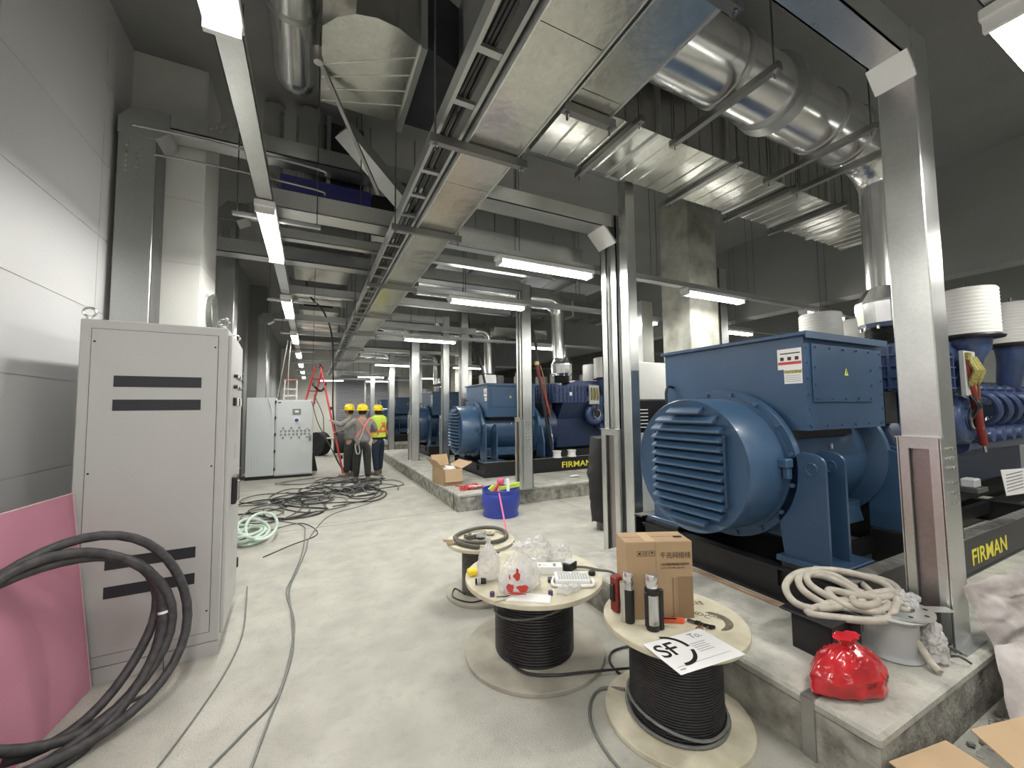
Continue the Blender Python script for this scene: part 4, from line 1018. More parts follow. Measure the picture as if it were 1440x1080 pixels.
MB().bar((1.635, 1.605, ZB+.012), (1.73, 1.545, ZB+.012), .024, .018).build('cutter_body', 'orange', t); MB().bar((1.64, 1.594, ZB+.023), (1.71, 1.55, ZB+.023), .01, .003).build('grip_inlay', 'black', t)
MB().lathe([(0, 0), (.014, .0), (.014, .02), (0, .02)], (1.737, 1.54, ZB+.002), 'z', 12).build('tail_knob', 'orange', t)
t = thing('wooden_stick', 'pale wooden stick beside the box cutter', 'stick', (1.65, 1.55, ZB)); MB().bar((1.60, 1.572, ZB+.006), (1.685, 1.523, ZB+.006), .013, .011).build('stick_body', 'wood', t)
t = thing('tape_ring', 'small black rubber ring on the drum before the carton', 'ring', (1.70, 1.6, ZB)); MB().tube([(1.712+.026*math.cos(q), 1.603+.018*math.sin(q), ZB+.007) for q in [2*PI*i/20 for i in range(20)]], .006, 8, closed=True).build('ring_body', 'rubber', t)
t = thing('pliers', 'small dark pliers with copper scraps on the near drum', 'pliers', (1.80, 1.46, ZB))
MB().bar((1.785, 1.50, ZB+.008), (1.835, 1.42, ZB+.01), .012, .01).bar((1.80, 1.505, ZB+.008), (1.815, 1.42, ZB+.01), .012, .01).build('handles', 'black', t)
MB().bar((1.785, 1.50, ZB+.01), (1.775, 1.535, ZB+.01), .014, .01).build('jaws', 'steel_dark', t)
b = MB()
for k in range(9):
    p = Vector((1.78+random.uniform(-.03, .03), 1.45+random.uniform(-.03, .03), ZB+.006)); a = random.uniform(0, PI)
    b.tube([p, p+Vector((.02*math.cos(a), .02*math.sin(a), .008)), p+Vector((.035*math.cos(a+.6), .035*math.sin(a+.6), 0))], .002, 5)
stuff(b.build('wire_scraps', 'copper_wire', t))
# leaflet: flat sheet overhanging the drum edge
LP = [Vector((1.405, 1.475, .512)), Vector((1.395, 1.25, .505)), Vector((1.765, 1.215, .505)), Vector((1.758, 1.445, .512))]
t = thing('white_leaflet', 'white leaflet with a big black letter mark overhanging the near drum edge', 'leaflet', LP[1])
vs = [p for p in LP]+[p-Vector((0, 0, .0015)) for p in LP]
MB().add(vs, [(0,1,2,3), (7,6,5,4), (0,4,5,1), (1,5,6,2), (2,6,7,3), (3,7,4,0)]).build('sheet', 'paper', t)
# sheet frame: origin at LP[0], right runs LP0->LP3, down runs LP0->LP1
ax = (LP[3]-LP[0]).normalized(); dn = (LP[1]-LP[0]).normalized(); LW = (LP[3]-LP[0]).length; LH = (LP[1]-LP[0]).length
def LPt(u, v, h=.0008): return LP[0]+ax*u+dn*v+Vector((0, 0, h))
text('letter_mark', 'SF', .125, 'black', t, LPt(.015, .118), ax, -dn, .0003, bold=.0012)
b = MB()
def lstrip(b, cu, cv, r, hw, a0, a1, n=12):
    vs = []
    for i in range(n+1):
        a = a0+(a1-a0)*i/n; vs += [LPt(cu+(r-hw)*math.cos(a), cv+(r-hw)*math.sin(a)), LPt(cu+(r+hw)*math.cos(a), cv+(r+hw)*math.sin(a))]
    b.add(vs, [(2*i, 2*i+1, 2*i+3, 2*i+2) for i in range(n)])
lstrip(b, .085, .085, .098, .009, -1.35, .05); lstrip(b, .085, .085, .098, .009, .28, 1.75)
b.add([LPt(.075+.007*math.cos(q), .068+.007*math.sin(q), .001) for q in [2*PI*i/10 for i in range(10)]], [list(range(10))])
b.build('ring_mark', 'black', t)
text('leaflet_print', 'To.', .05, 'mid_grey', t, LPt(.245, .05), ax, -dn, .0003)
b = MB()
for k in range(5): b.add([LPt(.2, .08+.014*k), LPt(.29-.01*(k % 2), .08+.014*k), LPt(.29-.01*(k % 2), .083+.014*k), LPt(.2, .083+.014*k)], [(0,1,2,3)])
b.add([LPt(.02, .185), LPt(LW-.02, .185), LPt(LW-.02, .187), LPt(.02, .187)], [(0,1,2,3)])
b.add([LPt(.02, .2), LPt(.05, .2), LPt(.05, .205), LPt(.02, .205)], [(0,1,2,3)])
b.build('print_lines', 'mid_grey', t)

# ---- on the middle drum
def bag(name, label, m, c, rx, ry, h, neck=.3, seed=0, amp=.012, knot=True):
    cx, cy, cz = c
    def fn(u, v):
        a = 2*PI*u
        prof = [(.0, .55), (.06, 1.0), (.3, 1.03), (.55, .82), (.75, .45), (.86, .16), (.93, .2), (1.0, .33)] if knot else [(.0, .55), (.06, .98), (.3, 1.0), (.6, .9), (.82, .62), (.95, .28), (1.0, .05)]
        for i in range(len(prof)-1):
            if v <= prof[i+1][0]+1e-6: break
        f = (v-prof[i][0])/(prof[i+1][0]-prof[i][0]); rr = prof[i][1]*(1-f)+prof[i+1][1]*f
        pl = 1+.07*math.sin(7*a+seed)*(.3+v)+.05*math.sin(13*a+2*seed)*v
        return Vector((cx+rx*rr*pl*math.cos(a), cy+ry*rr*pl*math.sin(a), cz+.004+h*v))
    return crumple(name, m, None, fn, 52, 34, amp*.62, 22, seed)
t = bag('plastic_bag', '', 'bag_milky', (1.06, 2.50, .5), .075, .07, .27, seed=3, amp=.014); tag(t, 'tall knotted milky plastic bag at the left of the middle drum', 'bag')
t = thing('plastic_bag', 'clear plastic shopping bag with a red cartoon free print patch, front of the middle drum', 'bag', (1.15, 2.28, .5))
t['label'] = 'clear shopping bag with red print, front of the middle drum'
o = bag('bag_body', '', 'bag_clear', (1.17, 2.27, .5), .135, .09, .27, seed=5, amp=.02); o.parent = t; o.location = -Vector(t.location)
o = bag('bag_content', '', 'white', (1.17, 2.29, .5), .10, .06, .13, seed=8, amp=.02, knot=False); o.parent = t; o.location = -Vector(t.location)
b = MB()
def blob(b, cx, cz, rx, rz, n=14):
    pass
rr = Vector((.83, -.55, 0)); ff = Vector((-.55, -.83, 0)); O = Vector((1.165, 2.265, .5))+ff*.118
def blob(b, u, z, ru, rz, n=14): b.add([O+rr*(u+ru*math.cos(q)*(1+.22*math.sin(3*q+z*90)))+Vector((0, 0, z+rz*math.sin(q)*(1+.2*math.cos(4*q+u*60))))+ff*(.006-.25*(z-.05)) for q in [2*PI*i/n for i in range(n)]], [list(range(n))])
blob(b, .0, .125, .022, .024); blob(b, .0, .155, .008, .014); blob(b, -.04, .062, .022, .026); blob(b, .035, .062, .034, .022); blob(b, .0, .036, .055, .007); blob(b, -.045, .12, .005, .016)
b.build('red_print', 'red', t)
t = bag('plastic_bag', '', 'bag_clear', (1.50, 2.62, .5), .12, .09, .18, seed=11, amp=.03, knot=False); tag(t, 'crumpled clear plastic bag at the back left of the middle drum', 'bag')
t = bag('plastic_bag', '', 'bag_clear', (1.63, 2.52, .5), .09, .07, .12, seed=14, amp=.025, knot=False); tag(t, 'smaller crumpled clear bag right behind the carton lid on the middle drum', 'bag')
t = bag('plastic_wrap', '', 'bag_clear', (1.42, 2.10, .5), .09, .04, .05, seed=17, amp=.025, knot=False); tag(t, 'thin crumpled plastic wrap at the front edge of the middle drum', 'plastic wrap')
t = thing('white_carton', 'small open white carton between the bags and the socket strip', 'box', (1.5, 2.4, .5))
m = MB(); m.T = Matrix.Translation((1.46, 2.42, .5)) @ Matrix.Rotation(R(-28), 4, 'Z'); m.cbox(-.1, .1, -.045, .045, 0, .05, .003); m.build('carton_body', 'white', t)
m = MB(); m.T = Matrix.Translation((1.46, 2.42, .55)) @ Matrix.Rotation(R(-28), 4, 'Z'); m.box(-.06, -.04, -.02, .0, 0, .0008).box(-.03, .0, -.015, -.01, 0, .0008).box(.04, .06, -.03, .02, 0, .0008); m.build('carton_print', 'mid_grey', t)
# label strip device (white multi row strip unit)
t = thing('socket_strip', 'white multi socket unit with rows of outlets and a loop handle', 'socket strip', (1.53, 2.22, .5))
T = Matrix.Translation((1.53, 2.22, .5)) @ Matrix.Rotation(R(-28), 4, 'Z')
def TT(): m = MB(); m.T = T; return m
TT().cbox(-.115, .105, -.07, .07, .0, .035, .006).build('unit_body', 'white', t)
for k in range(11): TT().box(-.095+.0175*k, -.083+.0175*k, -.055, .035, .035, .038).build('outlet_row', 'grey_plastic', t)
m = TT(); m.box(-.1, -.02, .045, .052, .035, .0358).box(.0, .05, .045, .052, .035, .0358); m.build('unit_print', 'mid_grey', t)
m = TT(); m.tube(cat_rom([(-.12, .03, .012), (-.135, -.05, .012), (-.11, -.095, .012), (.05, -.10, .012), (.12, -.085, .012), (.125, .0, .012)], 5), .010, 8); m.build('loop_handle', 'white', t)
t = tag(TT().cbox(-.16, -.125, -.03, .02, 0, .02, .003).build('battery_box', 'black'), 'black plug block left of the white socket unit', 'plug')
m = MB(); m.T = Matrix.Translation((1.62, 2.38, .5)) @ Matrix.Rotation(R(25), 4, 'Z')
t = thing('power_adapter', 'black ribbed power adapter behind the white socket unit', 'adapter', (1.62, 2.38, .5))
m.cbox(-.05, .05, -.03, .03, 0, .055, .006); m.build('adapter_body', 'black', t)
m = MB(); m.T = Matrix.Translation((1.62, 2.38, .5)) @ Matrix.Rotation(R(25), 4, 'Z')
for k in range(6): m.box(-.04+.015*k, -.033+.015*k, -.028, .028, .055, .060)
m.build('adapter_ribs', 'white', t)
cord('adapter_cable', 'black cable leading from the adapter over the right edge of the middle drum', [(1.66, 2.36, .52), (1.72, 2.33, .515), (1.78, 2.26, .51), (1.83, 2.18, .51), (1.86, 2.08, .46), (1.87, 2.04, .42)], .008, 'cable_brown')
t = tag(MB().lathe([(0, 0), (.022, 0), (.024, .01), (.02, .026), (0, .028)], (1.70, 2.24, .5), 'z', 12).build('black_plug', 'black'), 'round black plug at the right end of the socket unit', 'plug')
def bottlecap(x, y, l): tag(MB().lathe([(0, 0), (.014, 0), (.0145, .002), (.0145, .024), (.012, .027), (0, .027)], (x, y, .5), 'z', 16).build('bottle_cap', 'purple'), l, 'cap')
bottlecap(.985, 2.27, 'dark purple bottle cap at the left rim of the middle drum'); bottlecap(1.30, 2.12, 'dark purple bottle cap under the front bag')
t = thing('lens_cap', 'small black cylinder with white stripes on the drum left rim', 'cylinder', (.98, 2.45, .5))
MB().cyl((.955, 2.47, .518), (1.02, 2.45, .518), .018, n=14).build('cylinder_body', 'black', t); MB().cyl((.967, 2.466, .518), (.974, 2.464, .518), .0188, n=14).cyl((.98, 2.462, .518), (.986, 2.46, .518), .0188, n=14).build('stripes', 'white', t)
tag(MB().cbox(.96, 1.03, 2.58, 2.65, .5, .54, .01).build('yellow_tape', 'yellow'), 'small yellow lump behind the milky bag at the drum rim', 'tape')
cord('wire_piece', 'short thin wire piece before the front bag', [(1.00, 2.24, .506), (1.05, 2.22, .506), (1.10, 2.22, .506)], .003, 'cable')
cord('wooden_rod', 'pale flat stick at the left front rim of the middle drum', [(.965, 2.20, .506), (1.03, 2.19, .506), (1.09, 2.21, .506)], .006, 'wood', 'stick')
t = tag(MB().prism([(1.03, 2.18), (1.24, 2.03), (1.30, 2.11), (1.12, 2.24)], 'z', .5, .506).build('card_sheet', 'white'), 'white card sheet under the front bag', 'card')
# ---- on the small drum
t = thing('cable_ring', 'ring of thick grey cable lying on the small rear drum', 'cable', (1.38, 3.4, .46))
MB().tube([(1.38+.235*math.cos(q), 3.42+.21*math.sin(q), .485+.008*math.sin(2*q)) for q in [2*PI*i/40 for i in range(40)]], .017, 10, closed=True).build('ring_turn', 'cable_brown', t)
MB().tube(cat_rom([(1.16, 3.5, .48), (1.14, 3.35, .48), (1.2, 3.22, .48), (1.26, 3.16, .48)], 5), .018, 8).build('loose_end', 'cable_brown', t)
for k, (x, y, m, l) in enumerate(((1.28, 3.44, 'cable_brown', 'dark glove like rag inside the ring, left'), (1.38, 3.42, 'mid_grey', 'dark glove like rag inside the ring, middle'), (1.48, 3.46, 'wood', 'tan cloth inside the ring, right'))):
    t = crumple('work_rag', m, None, lambda u, v: Vector((x+.05*math.cos(2*PI*u)*math.sin(PI*(.05+.9*v)), y+.04*math.sin(2*PI*u)*math.sin(PI*(.05+.9*v)), .463+.02+.022*-math.cos(PI*v))), 18, 10, .02, 30, k); tag(t, l, 'rag')
b = MB()
for k in range(8): b.tube(cat_rom([(1.20+random.uniform(-.02, .02), 3.32+.02*k/4, .47), (1.12, 3.36+.012*k, .475), (1.07+random.uniform(-.02, .02), 3.36+.02*k, .468)], 3), .005, 5)
t = b.build('wire_offcuts', 'timber'); tag(t, 'bunch of brown wire offcuts at the left rim of the small drum', 'wire', kind='stuff')

# ================================================================== barrel
t = thing('blue_barrel', 'blue plastic cut open barrel standing in the aisle by the second pad', 'barrel', (2.62, 5.68, 0))
c = (2.62, 5.68, 0)
MB().lathe([(0, .012), (.255, .01), (.27, .0), (.275, .02), (.262, .05), (.268, .1), (.29, .17), (.293, .27), (.285, .33), (.275, .345), (.285, .355), (.285, .40), (.27, .40), (.272, .34), (.25, .06), (0, .05)], c, 'z', 40).build('barrel_shell', 'barrel', t)
MB().cyl((2.62, 5.68, .05), (2.62, 5.68, .30), .262, n=24).build('dark_filling', 'mid_grey', t)
t = thing('grip_tool', 'lime yellow tool lying across the barrel rim', 'tool', (2.7, 5.6, .42)); MB().prism([(2.38, .42), (2.45, .47), (2.62, .44), (2.9, .48), (2.9, .41), (2.62, .39), (2.42, .38)], 'y', 5.58, 5.62).build('tool_body', 'lime', t)
t = thing('pink_ball_mop', 'dark pink round head on a long pink pole leaning out of the barrel', 'mop', (2.55, 5.5, .4))
MB().cyl((2.53, 5.58, .43), (2.19, 4.55, .02), .012, n=10).build('pole', 'pink_pole', t)
t['label'] = 'long pink pole leaning out of the blue barrel down to the floor'; t.name = 'pink_pole'; t['category'] = 'pole'
t = tag(MB().lathe([(0, -.06), (.045, -.04), (.06, 0), (.045, .05), (0, .06)], (2.60, 5.64, .50), 'z', 16).build('pink_ball', 'pink_pole'), 'dark pink round knob sticking up in the blue barrel', 'knob')
t = tag(MB().bar((2.42, 5.52, .38), (2.56, 5.60, .50), .03, .02).build('red_tool_handle', 'red'), 'short red handle resting on the left barrel rim', 'handle')
t = tag(MB().bar((2.66, 5.50, .36), (2.68, 5.56, .56), .045, .03).build('white_block', 'white'), 'white block standing in the blue barrel', 'block')

# ================================================================== on the second pad edge
def open_box(name, label, x, y, z, w, d, h, rz, flap=.16, cat='box', m='card', op=(1, 1, 1, 1)):
    t = thing(name, label, cat, (x, y, z), rz); e = .005
    MB().box(0, w, 0, d, 0, e).box(0, w, 0, e, 0, h).box(0, w, d-e, d, 0, h).box(0, e, 0, d, 0, h).box(w-e, w, 0, d, 0, h).build('box_walls', m, t, True)
    fl = [((0, 0, h), (w, 0, h), (0, -1)), ((0, d, h), (w, d, h), (0, 1)), ((0, 0, h), (0, d, h), (-1, 0)), ((w, 0, h), (w, d, h), (1, 0))]
    for (p, q, dd), a in zip(fl, op):
        ln = flap*min(1.0, 1.0); an = R(a)
        off = Vector((dd[0]*ln*math.cos(an), dd[1]*ln*math.cos(an), ln*math.sin(an))); p = Vector(p); q = Vector(q); th = Vector((0, 0, .005))
        k = (q-p).normalized()*.01
        MB().add([p+k, q-k, q-k+off, p+k+off, p+k+th, q-k+th, q-k+off+th, p+k+off+th], [(0,1,2,3), (7,6,5,4), (0,4,5,1), (1,5,6,2), (2,6,7,3), (3,7,4,0)]).build('flap', 'card_in', t, True)
    return t
open_box('open_carton', 'open brown carton with raised flaps on the second pad edge', 2.10, 6.9, .27, .34, .62, .28, R(4), .22, op=(-80, 60, 50, 25))
t = crumple('crumpled_paper', 'paper', None, lambda u, v: Vector((2.29+.11*math.cos(2*PI*u)*math.sin(PI*(.05+.9*v)), 7.2+.17*math.sin(2*PI*u)*math.sin(PI*(.05+.9*v)), .51-.06*math.cos(PI*v))), 18, 10, .05, 18, 4); tag(t, 'crumpled white packing paper inside the open carton', 'paper')
b = MB()
for k in range(12):
    p = Vector((2.42+random.uniform(-.14, .18), 6.45+random.uniform(-.12, .14), .285)); pts = [p+Vector((random.uniform(-.09, .09), random.uniform(-.07, .07), random.uniform(-.005, .04))) for _ in range(5)]
    b.tube(cat_rom(pts, 4, True), .011, 6, closed=True)
t = b.build('red_rope_heap', 'red'); tag(t, 'tangled heap of red rope on the second pad left of the barrel', 'rope', kind='stuff')
b = MB()
for k in range(4):
    p = Vector((2.5, 6.42, .30)); pts = [p+Vector((random.uniform(-.14, .14), random.uniform(-.07, .07), random.uniform(0, .03))) for _ in range(5)]
    b.tube(cat_rom(pts, 4, True), .008, 6, closed=True)
t = b.build('white_cord_heap', 'white'); tag(t, 'white cord twisted through the red rope on the second pad', 'cord', kind='stuff')
tag(crumple('paper_scrap', 'paper', None, lambda u, v: Vector((4.6+.12*math.cos(2*PI*u)*math.sin(PI*(.05+.9*v)), 6.55+.03*math.sin(2*PI*u)*math.sin(PI*(.05+.9*v)), .29-.015*math.cos(PI*v))), 16, 8, .03, 22, 6), 'white torn wrapper at the second pad edge before the black skid', 'paper')

# ================================================================== near pad: hose heap, red bag, tube, sacks, cartons
b = None
t = thing('hose_heap', 'heap of thick beige hose piled on the black block on the near pad', 'hose', (2.7, 1.3, .5))
hp = [[(2.31, 1.34, .50), (2.34, 1.50, .58), (2.55, 1.52, .68), (2.85, 1.42, .68), (3.05, 1.24, .60), (2.92, 1.14, .56), (2.70, 1.20, .58), (2.56, 1.34, .60), (2.52, 1.24, .53), (2.66, 1.12, .50), (2.82, 1.14, .52)],
      [(2.30, 1.34, .48), (2.42, 1.20, .46), (2.62, 1.08, .46), (2.80, 1.08, .52), (2.96, 1.16, .58)],
      [(2.46, 1.32, .50), (2.40, 1.42, .60), (2.52, 1.50, .66), (2.68, 1.44, .66), (2.74, 1.30, .60), (2.66, 1.20, .54), (2.54, 1.22, .50), (2.48, 1.30, .52)],
      [(2.54, 1.28, .54), (2.50, 1.42, .62), (2.60, 1.48, .68), (2.76, 1.40, .66), (2.78, 1.28, .58), (2.66, 1.20, .54)],
      [(2.78, 1.50, .64), (2.86, 1.48, .64), (2.98, 1.40, .62), (3.10, 1.28, .60), (3.14, 1.20, .56), (3.0, 1.12, .52), (2.86, 1.08, .48)],
      [(2.56, 1.20, .56), (2.70, 1.14, .55), (2.86, 1.22, .55), (2.98, 1.36, .56)]]
for pts in hp: MB().tube(cat_rom([(2.78+(x-2.7)*.80, 1.28+(y-1.3)*.85, .495+(z-.48)*.55) for x, y, z in pts], 8, True), .0195, 10, closed=True).build('hose_loop', 'hose', t)
MB().tube(cat_rom([(2.72, 1.16, .47), (2.82, 1.10, .44), (2.86, 1.02, .38), (2.84, .96, .31), (2.82, .92, .285)], 8), .018, 10).build('hose_tail', 'hose', t)
t = thing('steel_block', 'black steel block under the hose heap', 'block', (2.5, 1.35, .27)); MB().cbox(2.44, 2.62, 1.20, 1.40, .27, .47, .005).cbox(2.40, 2.66, 1.18, 1.44, .47, .48, .003).build('block_body', 'black', t)
MB().box(2.62, 2.635, 1.15, 1.24, .36, .50).build('bracket', 'steel_dark', t)
t = tag(MB().cbox(2.82, 2.87, 1.30, 3.0, .27, .285, .003).build('timber_batten', 'timber'), 'brown timber batten lying along the end of the first skid', 'batten')
# red bag
def redfn(u, v):
    a = 2*PI*u; prof = [(.0, .6), (.05, 1.0), (.3, 1.0), (.55, .78), (.74, .42), (.82, .13), (.88, .18), (1.0, .36)]
    for i in range(len(prof)-1):
        if v <= prof[i+1][0]+1e-6: break
    f = (v-prof[i][0])/(prof[i+1][0]-prof[i][0]); r = prof[i][1]*(1-f)+prof[i+1][1]*f
    pl = 1+.06*math.sin(9*a)*v+.05*math.sin(4*a+1)
    x, y = .21*r*pl*math.cos(a), .11*r*pl*math.sin(a); ca, sa = math.cos(R(-12)), math.sin(R(-12))
    return Vector((2.33+x*ca-y*sa, 1.085+x*sa+y*ca, .275+.235*v))
t = thing('red_bag', 'shiny red knotted plastic bag on the near pad corner', 'bag', (2.33, 1.085, .27))
o = crumple('bag_body', 'red_bag', t, redfn, 64, 40, .011, 15, 3)
from mathutils.bvhtree import BVHTree
_bag = [c for c in t.children if c.name.startswith('bag_body')][0]
_bv = BVHTree.FromPolygons([v.co.copy() for v in _bag.data.vertices], [list(p.vertices) for p in _bag.data.polygons])
def wrap_text(s_, size, m, org, right, up, d):
    o = text('bag_print', s_, size, m, None, (0, 0, 0), (1, 0, 0), (0, 1, 0), 0.0)
    r = Vector(right).normalized(); u = Vector(up).normalized(); d = Vector(d).normalized()
    for v in o.data.vertices:
        p = Vector(org)-Vector(t.location)+r*v.co.x+u*v.co.y
        h = _bv.ray_cast(p-d*.5, d)
        v.co = (h[0]-d*.002) if h[0] is not None else p
    o.parent = t
wrap_text('DMF', .045, 'ink', (2.38, 1.0, .315), (.975, -.21, 0), (0, 0, 1), (-.1, 1, -.25))
wrap_text('DMF', .03, 'ink', (2.27, 1.0, .33), (.975, -.21, 0), (0, 0, 1), (-.1, 1, -.25))
# grey round lamp base / tube with clamp
t = thing('grey_tube', 'short grey plastic pipe with a flanged rim standing behind the red bag', 'pipe', (2.86, 1.06, .27))
MB().lathe([(.12, 0), (.13, .004), (.12, .02), (.115, .03), (.115, .20), (.15, .21), (.155, .22), (.115, .225), (.1, .2), (.1, 0)], (2.86, 1.12, .272), 'z', 28).build('pipe_wall', 'grey_plastic', t)
t2 = thing('steel_flange', 'perforated steel flange plate lying on the grey pipe', 'flange', (2.9, 1.1, .5))
b = MB(); b.lathe([(.07, 0), (.15, 0), (.15, .012), (.07, .012), (.07, 0)], (2.90, 1.10, .498), 'z', 28, cap=False); b.build('flange_ring', 'galv', t2)
b = MB()
for k in range(8): a = 2*PI*k/8; b.cyl((2.9+.12*math.cos(a), 1.1+.12*math.sin(a), .5098), (2.9+.12*math.cos(a), 1.1+.12*math.sin(a), .5115), .011, n=8)
stuff(b.build('bolt_holes', 'black', t2))
MB().bar((3.02, 1.02, .503), (3.13, .96, .50), .05, .008).build('lug', 'galv', t2)
t = bag('plastic_bag', '', 'bag_clear', (2.98, 1.10, .50), .07, .06, .07, seed=21, amp=.03, knot=False); tag(t, 'clear plastic crumpled on the steel flange', 'bag')
t = bag('plastic_bag', '', 'bag_milky', (2.96, .98, .275), .075, .05, .19, seed=23, amp=.03, knot=False); tag(t, 'dusty plastic wrap slumped at the foot of the near right post', 'bag')
b = MB()
for k in range(14):
    p = Vector((3.06+random.uniform(-.06, .08), 1.0+random.uniform(-.05, .05), .285)); a = random.uniform(0, 6.28)
    b.tube(cat_rom([p, p+Vector((.05*math.cos(a), .05*math.sin(a), .03)), p+Vector((.09*math.cos(a+.5), .09*math.sin(a+.5), 0))], 3), .006, 5)
t = b.build('scrap_heap', 'steel_dark'); tag(t, 'small heap of grey wire scraps against the near right post', 'scrap', kind='stuff')
# woven sacks at the right edge
def sheet_sack(name, label, P, nu, nv, amp, seed, th=.03, m='sack', gather=0):
    # bulging bag between four corner points P (00,10,11,01)
    P = [Vector(p) for p in P]; nrm = (P[1]-P[0]).cross(P[3]-P[0]).normalized()
    vs = []; fs = []
    for side in (1, -1):
        base = len(vs)
        for j in range(nv+1):
            for i in range(nu+1):
                u, v = i/nu, j/nv
                p = P[0]*(1-u)*(1-v)+P[1]*u*(1-v)+P[2]*u*v+P[3]*(1-u)*v
                bul = th*(math.sin(PI*u)*math.sin(PI*v))**.5*side
                q = Vector((u*5+seed, v*4, 0))
                q2 = Vector((u*2.2+seed+.8*noise.noise(q*.6), v*7+2*noise.noise(q*.5), seed))
                wr = .55*noise.noise(q*.8)-1.1*abs(noise.noise(q2))+.5*abs(noise.noise(Vector((u*14+2*v, v*5, seed))))
                edge = min(1, 5*min(u, 1-u, v, 1-v)+.0)
                vs.append(p+nrm*(bul+amp*wr*edge*side*.9)+Vector((noise.noise(q*1.9)*.02, 0, noise.noise(q*1.3+Vector((9, 0, 0)))*.02)))
        for j in range(nv):
            for i in range(nu):
                a = base+j*(nu+1)+i; fs.append((a, a+1, a+nu+2, a+nu+1))
    n2 = (nu+1)*(nv+1)
    ring = [i for i in range(nu)]+[nu+j*(nu+1) for j in range(nv)]+[n2-1-i for i in range(nu)]+[(nv-j)*(nu+1) for j in range(nv)]
    for k in range(len(ring)):
        a, b_ = ring[k], ring[(k+1) % len(ring)]; fs.append((a, b_, b_+n2, a+n2))
    o = MB().add(vs, fs, True).build(name, m); tag(o, label, 'sack'); return o
sheet_sack('woven_sack', 'dusty woven sack draped upright over the near pad end at the right edge', [(3.30, .82, .22), (4.1, .45, .05), (4.2, .70, .72), (3.33, .97, .58)], 60, 50, .05, 1.0, .045)
sheet_sack('woven_sack', 'second whitish woven sack slumped on the floor below the upright sack', [(2.74, .66, .03), (3.15, .36, .03), (3.9, .50, .42), (3.24, .84, .34)], 60, 44, .05, 5.0, .05)
open_box('open_carton', 'open brown carton with a wide flap, bottom right corner left of the other', 2.02, .50, 0, .37, .22, .18, R(-10), .14, op=(-70, 3, -60, -65))
open_box('open_carton', 'open brown carton at the very corner with a raised flap', 2.44, .38, 0, .42, .24, .17, R(-14), .15, op=(-60, 22, -70, -5))

# ================================================================== left foreground
# pink board leaning on the wall
t = thing('pink_board', 'pink insulation board leaning on the wall beside the near cabinet', 'board', (-1.1, 2.9, 0))
lean = Vector((-.13, 0, 1.14)); A = Vector((-1.13, 3.31, .003)); B = Vector((-1.37, .9, .003)); nn = Vector((lean.z, 0, -lean.x)).normalized()*.03
MB().add([A, B, B+lean, A+lean+Vector((0, .02, .0)), A-nn, B-nn, B+lean-nn, A+lean-nn+Vector((0, .02, 0))], [(0,1,2,3), (7,6,5,4), (0,4,5,1), (1,5,6,2), (2,6,7,3), (3,7,4,0)]).build('board_sheet', 'pink', t)
MB().tube([A+Vector((0, .001, 0)), A+lean+Vector((0, .021, 0))], .004, 5).tube([A+lean+Vector((0, .02, 0)), B+lean], .004, 5).build('pale_edge', 'pink_edge', t)
# big cable coil
t = thing('cable_coil', 'large coil of thick black cable leaning on the pink board and cabinet', 'cable', (-.92, 2.6, 0))
dv = Vector((.74, .67, 0)); lv = Vector((-.67, .74, 0))*.16+Vector((0, 0, .985)); nv = dv.cross(lv)
C0 = Vector((-1.0, 2.70, .03))
def ringpt(r, a, off, cu=0, cv=0):
    u = r*math.cos(a)+cu; v = r*math.sin(a)+cv
    return C0+dv*u+lv*(v+.51)+nv*off
pts = []
N = 4.35
for i in range(int(N*40)):
    a = -PI*.62+2*PI*i/40; k = i/40
    r = .45-.026*math.sin(k*2.1+.6)+.016*math.sin(a*3+k*1.7)+.01*math.sin(a*2+k); off = (-.065, .0, .06, -.02, .035)[int(k) % 5]*(1-(k % 1))+(-.065, .0, .06, -.02, .035)[(int(k)+1) % 5]*(k % 1)
    pts.append(ringpt(r, a, off, cu=-.05*math.sin(k*1.9), cv=.035*math.cos(k*2.3)-.04))
MB().tube(pts, .0235, 12).build('coil_turns', 'rubber', t)
e = pts[-1]; e2 = pts[-2]; dd = (e-e2).normalized()
MB().cyl(e-dd*.04, e-dd*.026, .0255, n=12).build('white_band', 'white', t)
MB().tube(cat_rom([e-dd*.16, e-dd*.2+Vector((0, 0, -.06)), e-dd*.26+Vector((0, 0, -.16)), e-dd*.22+Vector((0, 0, -.2))], 4), .002, 5).build('tie_wire', 'cable', t)
t = tag(MB().bar((-.93, 3.02, .008), (-.80, 3.10, .008), .016, .014).build('dark_offcut', 'steel_dark'), 'short dark steel offcut on the floor inside the big cable coil', 'offcut')
# cords in the aisle
cord('floor_cord', 'pair of grey cords running down the aisle towards the camera, left cord', [(-.62, 1.9, .006), (-.44, 2.25, .006), (-.28, 2.5, .006), (-.15, 2.72, .006), (-.10, 3.1, .006), (-.09, 3.6, .006), (-.17, 4.2, .006), (-.13, 4.6, .006), (-.07, 5.2, .006), (-.05, 6.0, .006), (-.1, 6.5, .006), (-.5, 7.0, .006), (-.9, 7.3, .006)], .0065, 'cable_grey')
cord('floor_cord', 'pair of grey cords running down the aisle towards the camera, right cord', [(-.30, 1.7, .006), (-.24, 2.1, .006), (-.17, 2.55, .006), (-.125, 2.8, .006), (-.085, 3.2, .006), (-.11, 3.7, .006), (-.15, 4.25, .006), (-.10, 4.7, .006), (-.03, 5.3, .006), (.02, 5.9, .006), (.3, 6.9, .006), (.9, 7.4, .006), (1.0, 7.8, .006), (.6, 8.0, .006)], .0065, 'cable_grey')
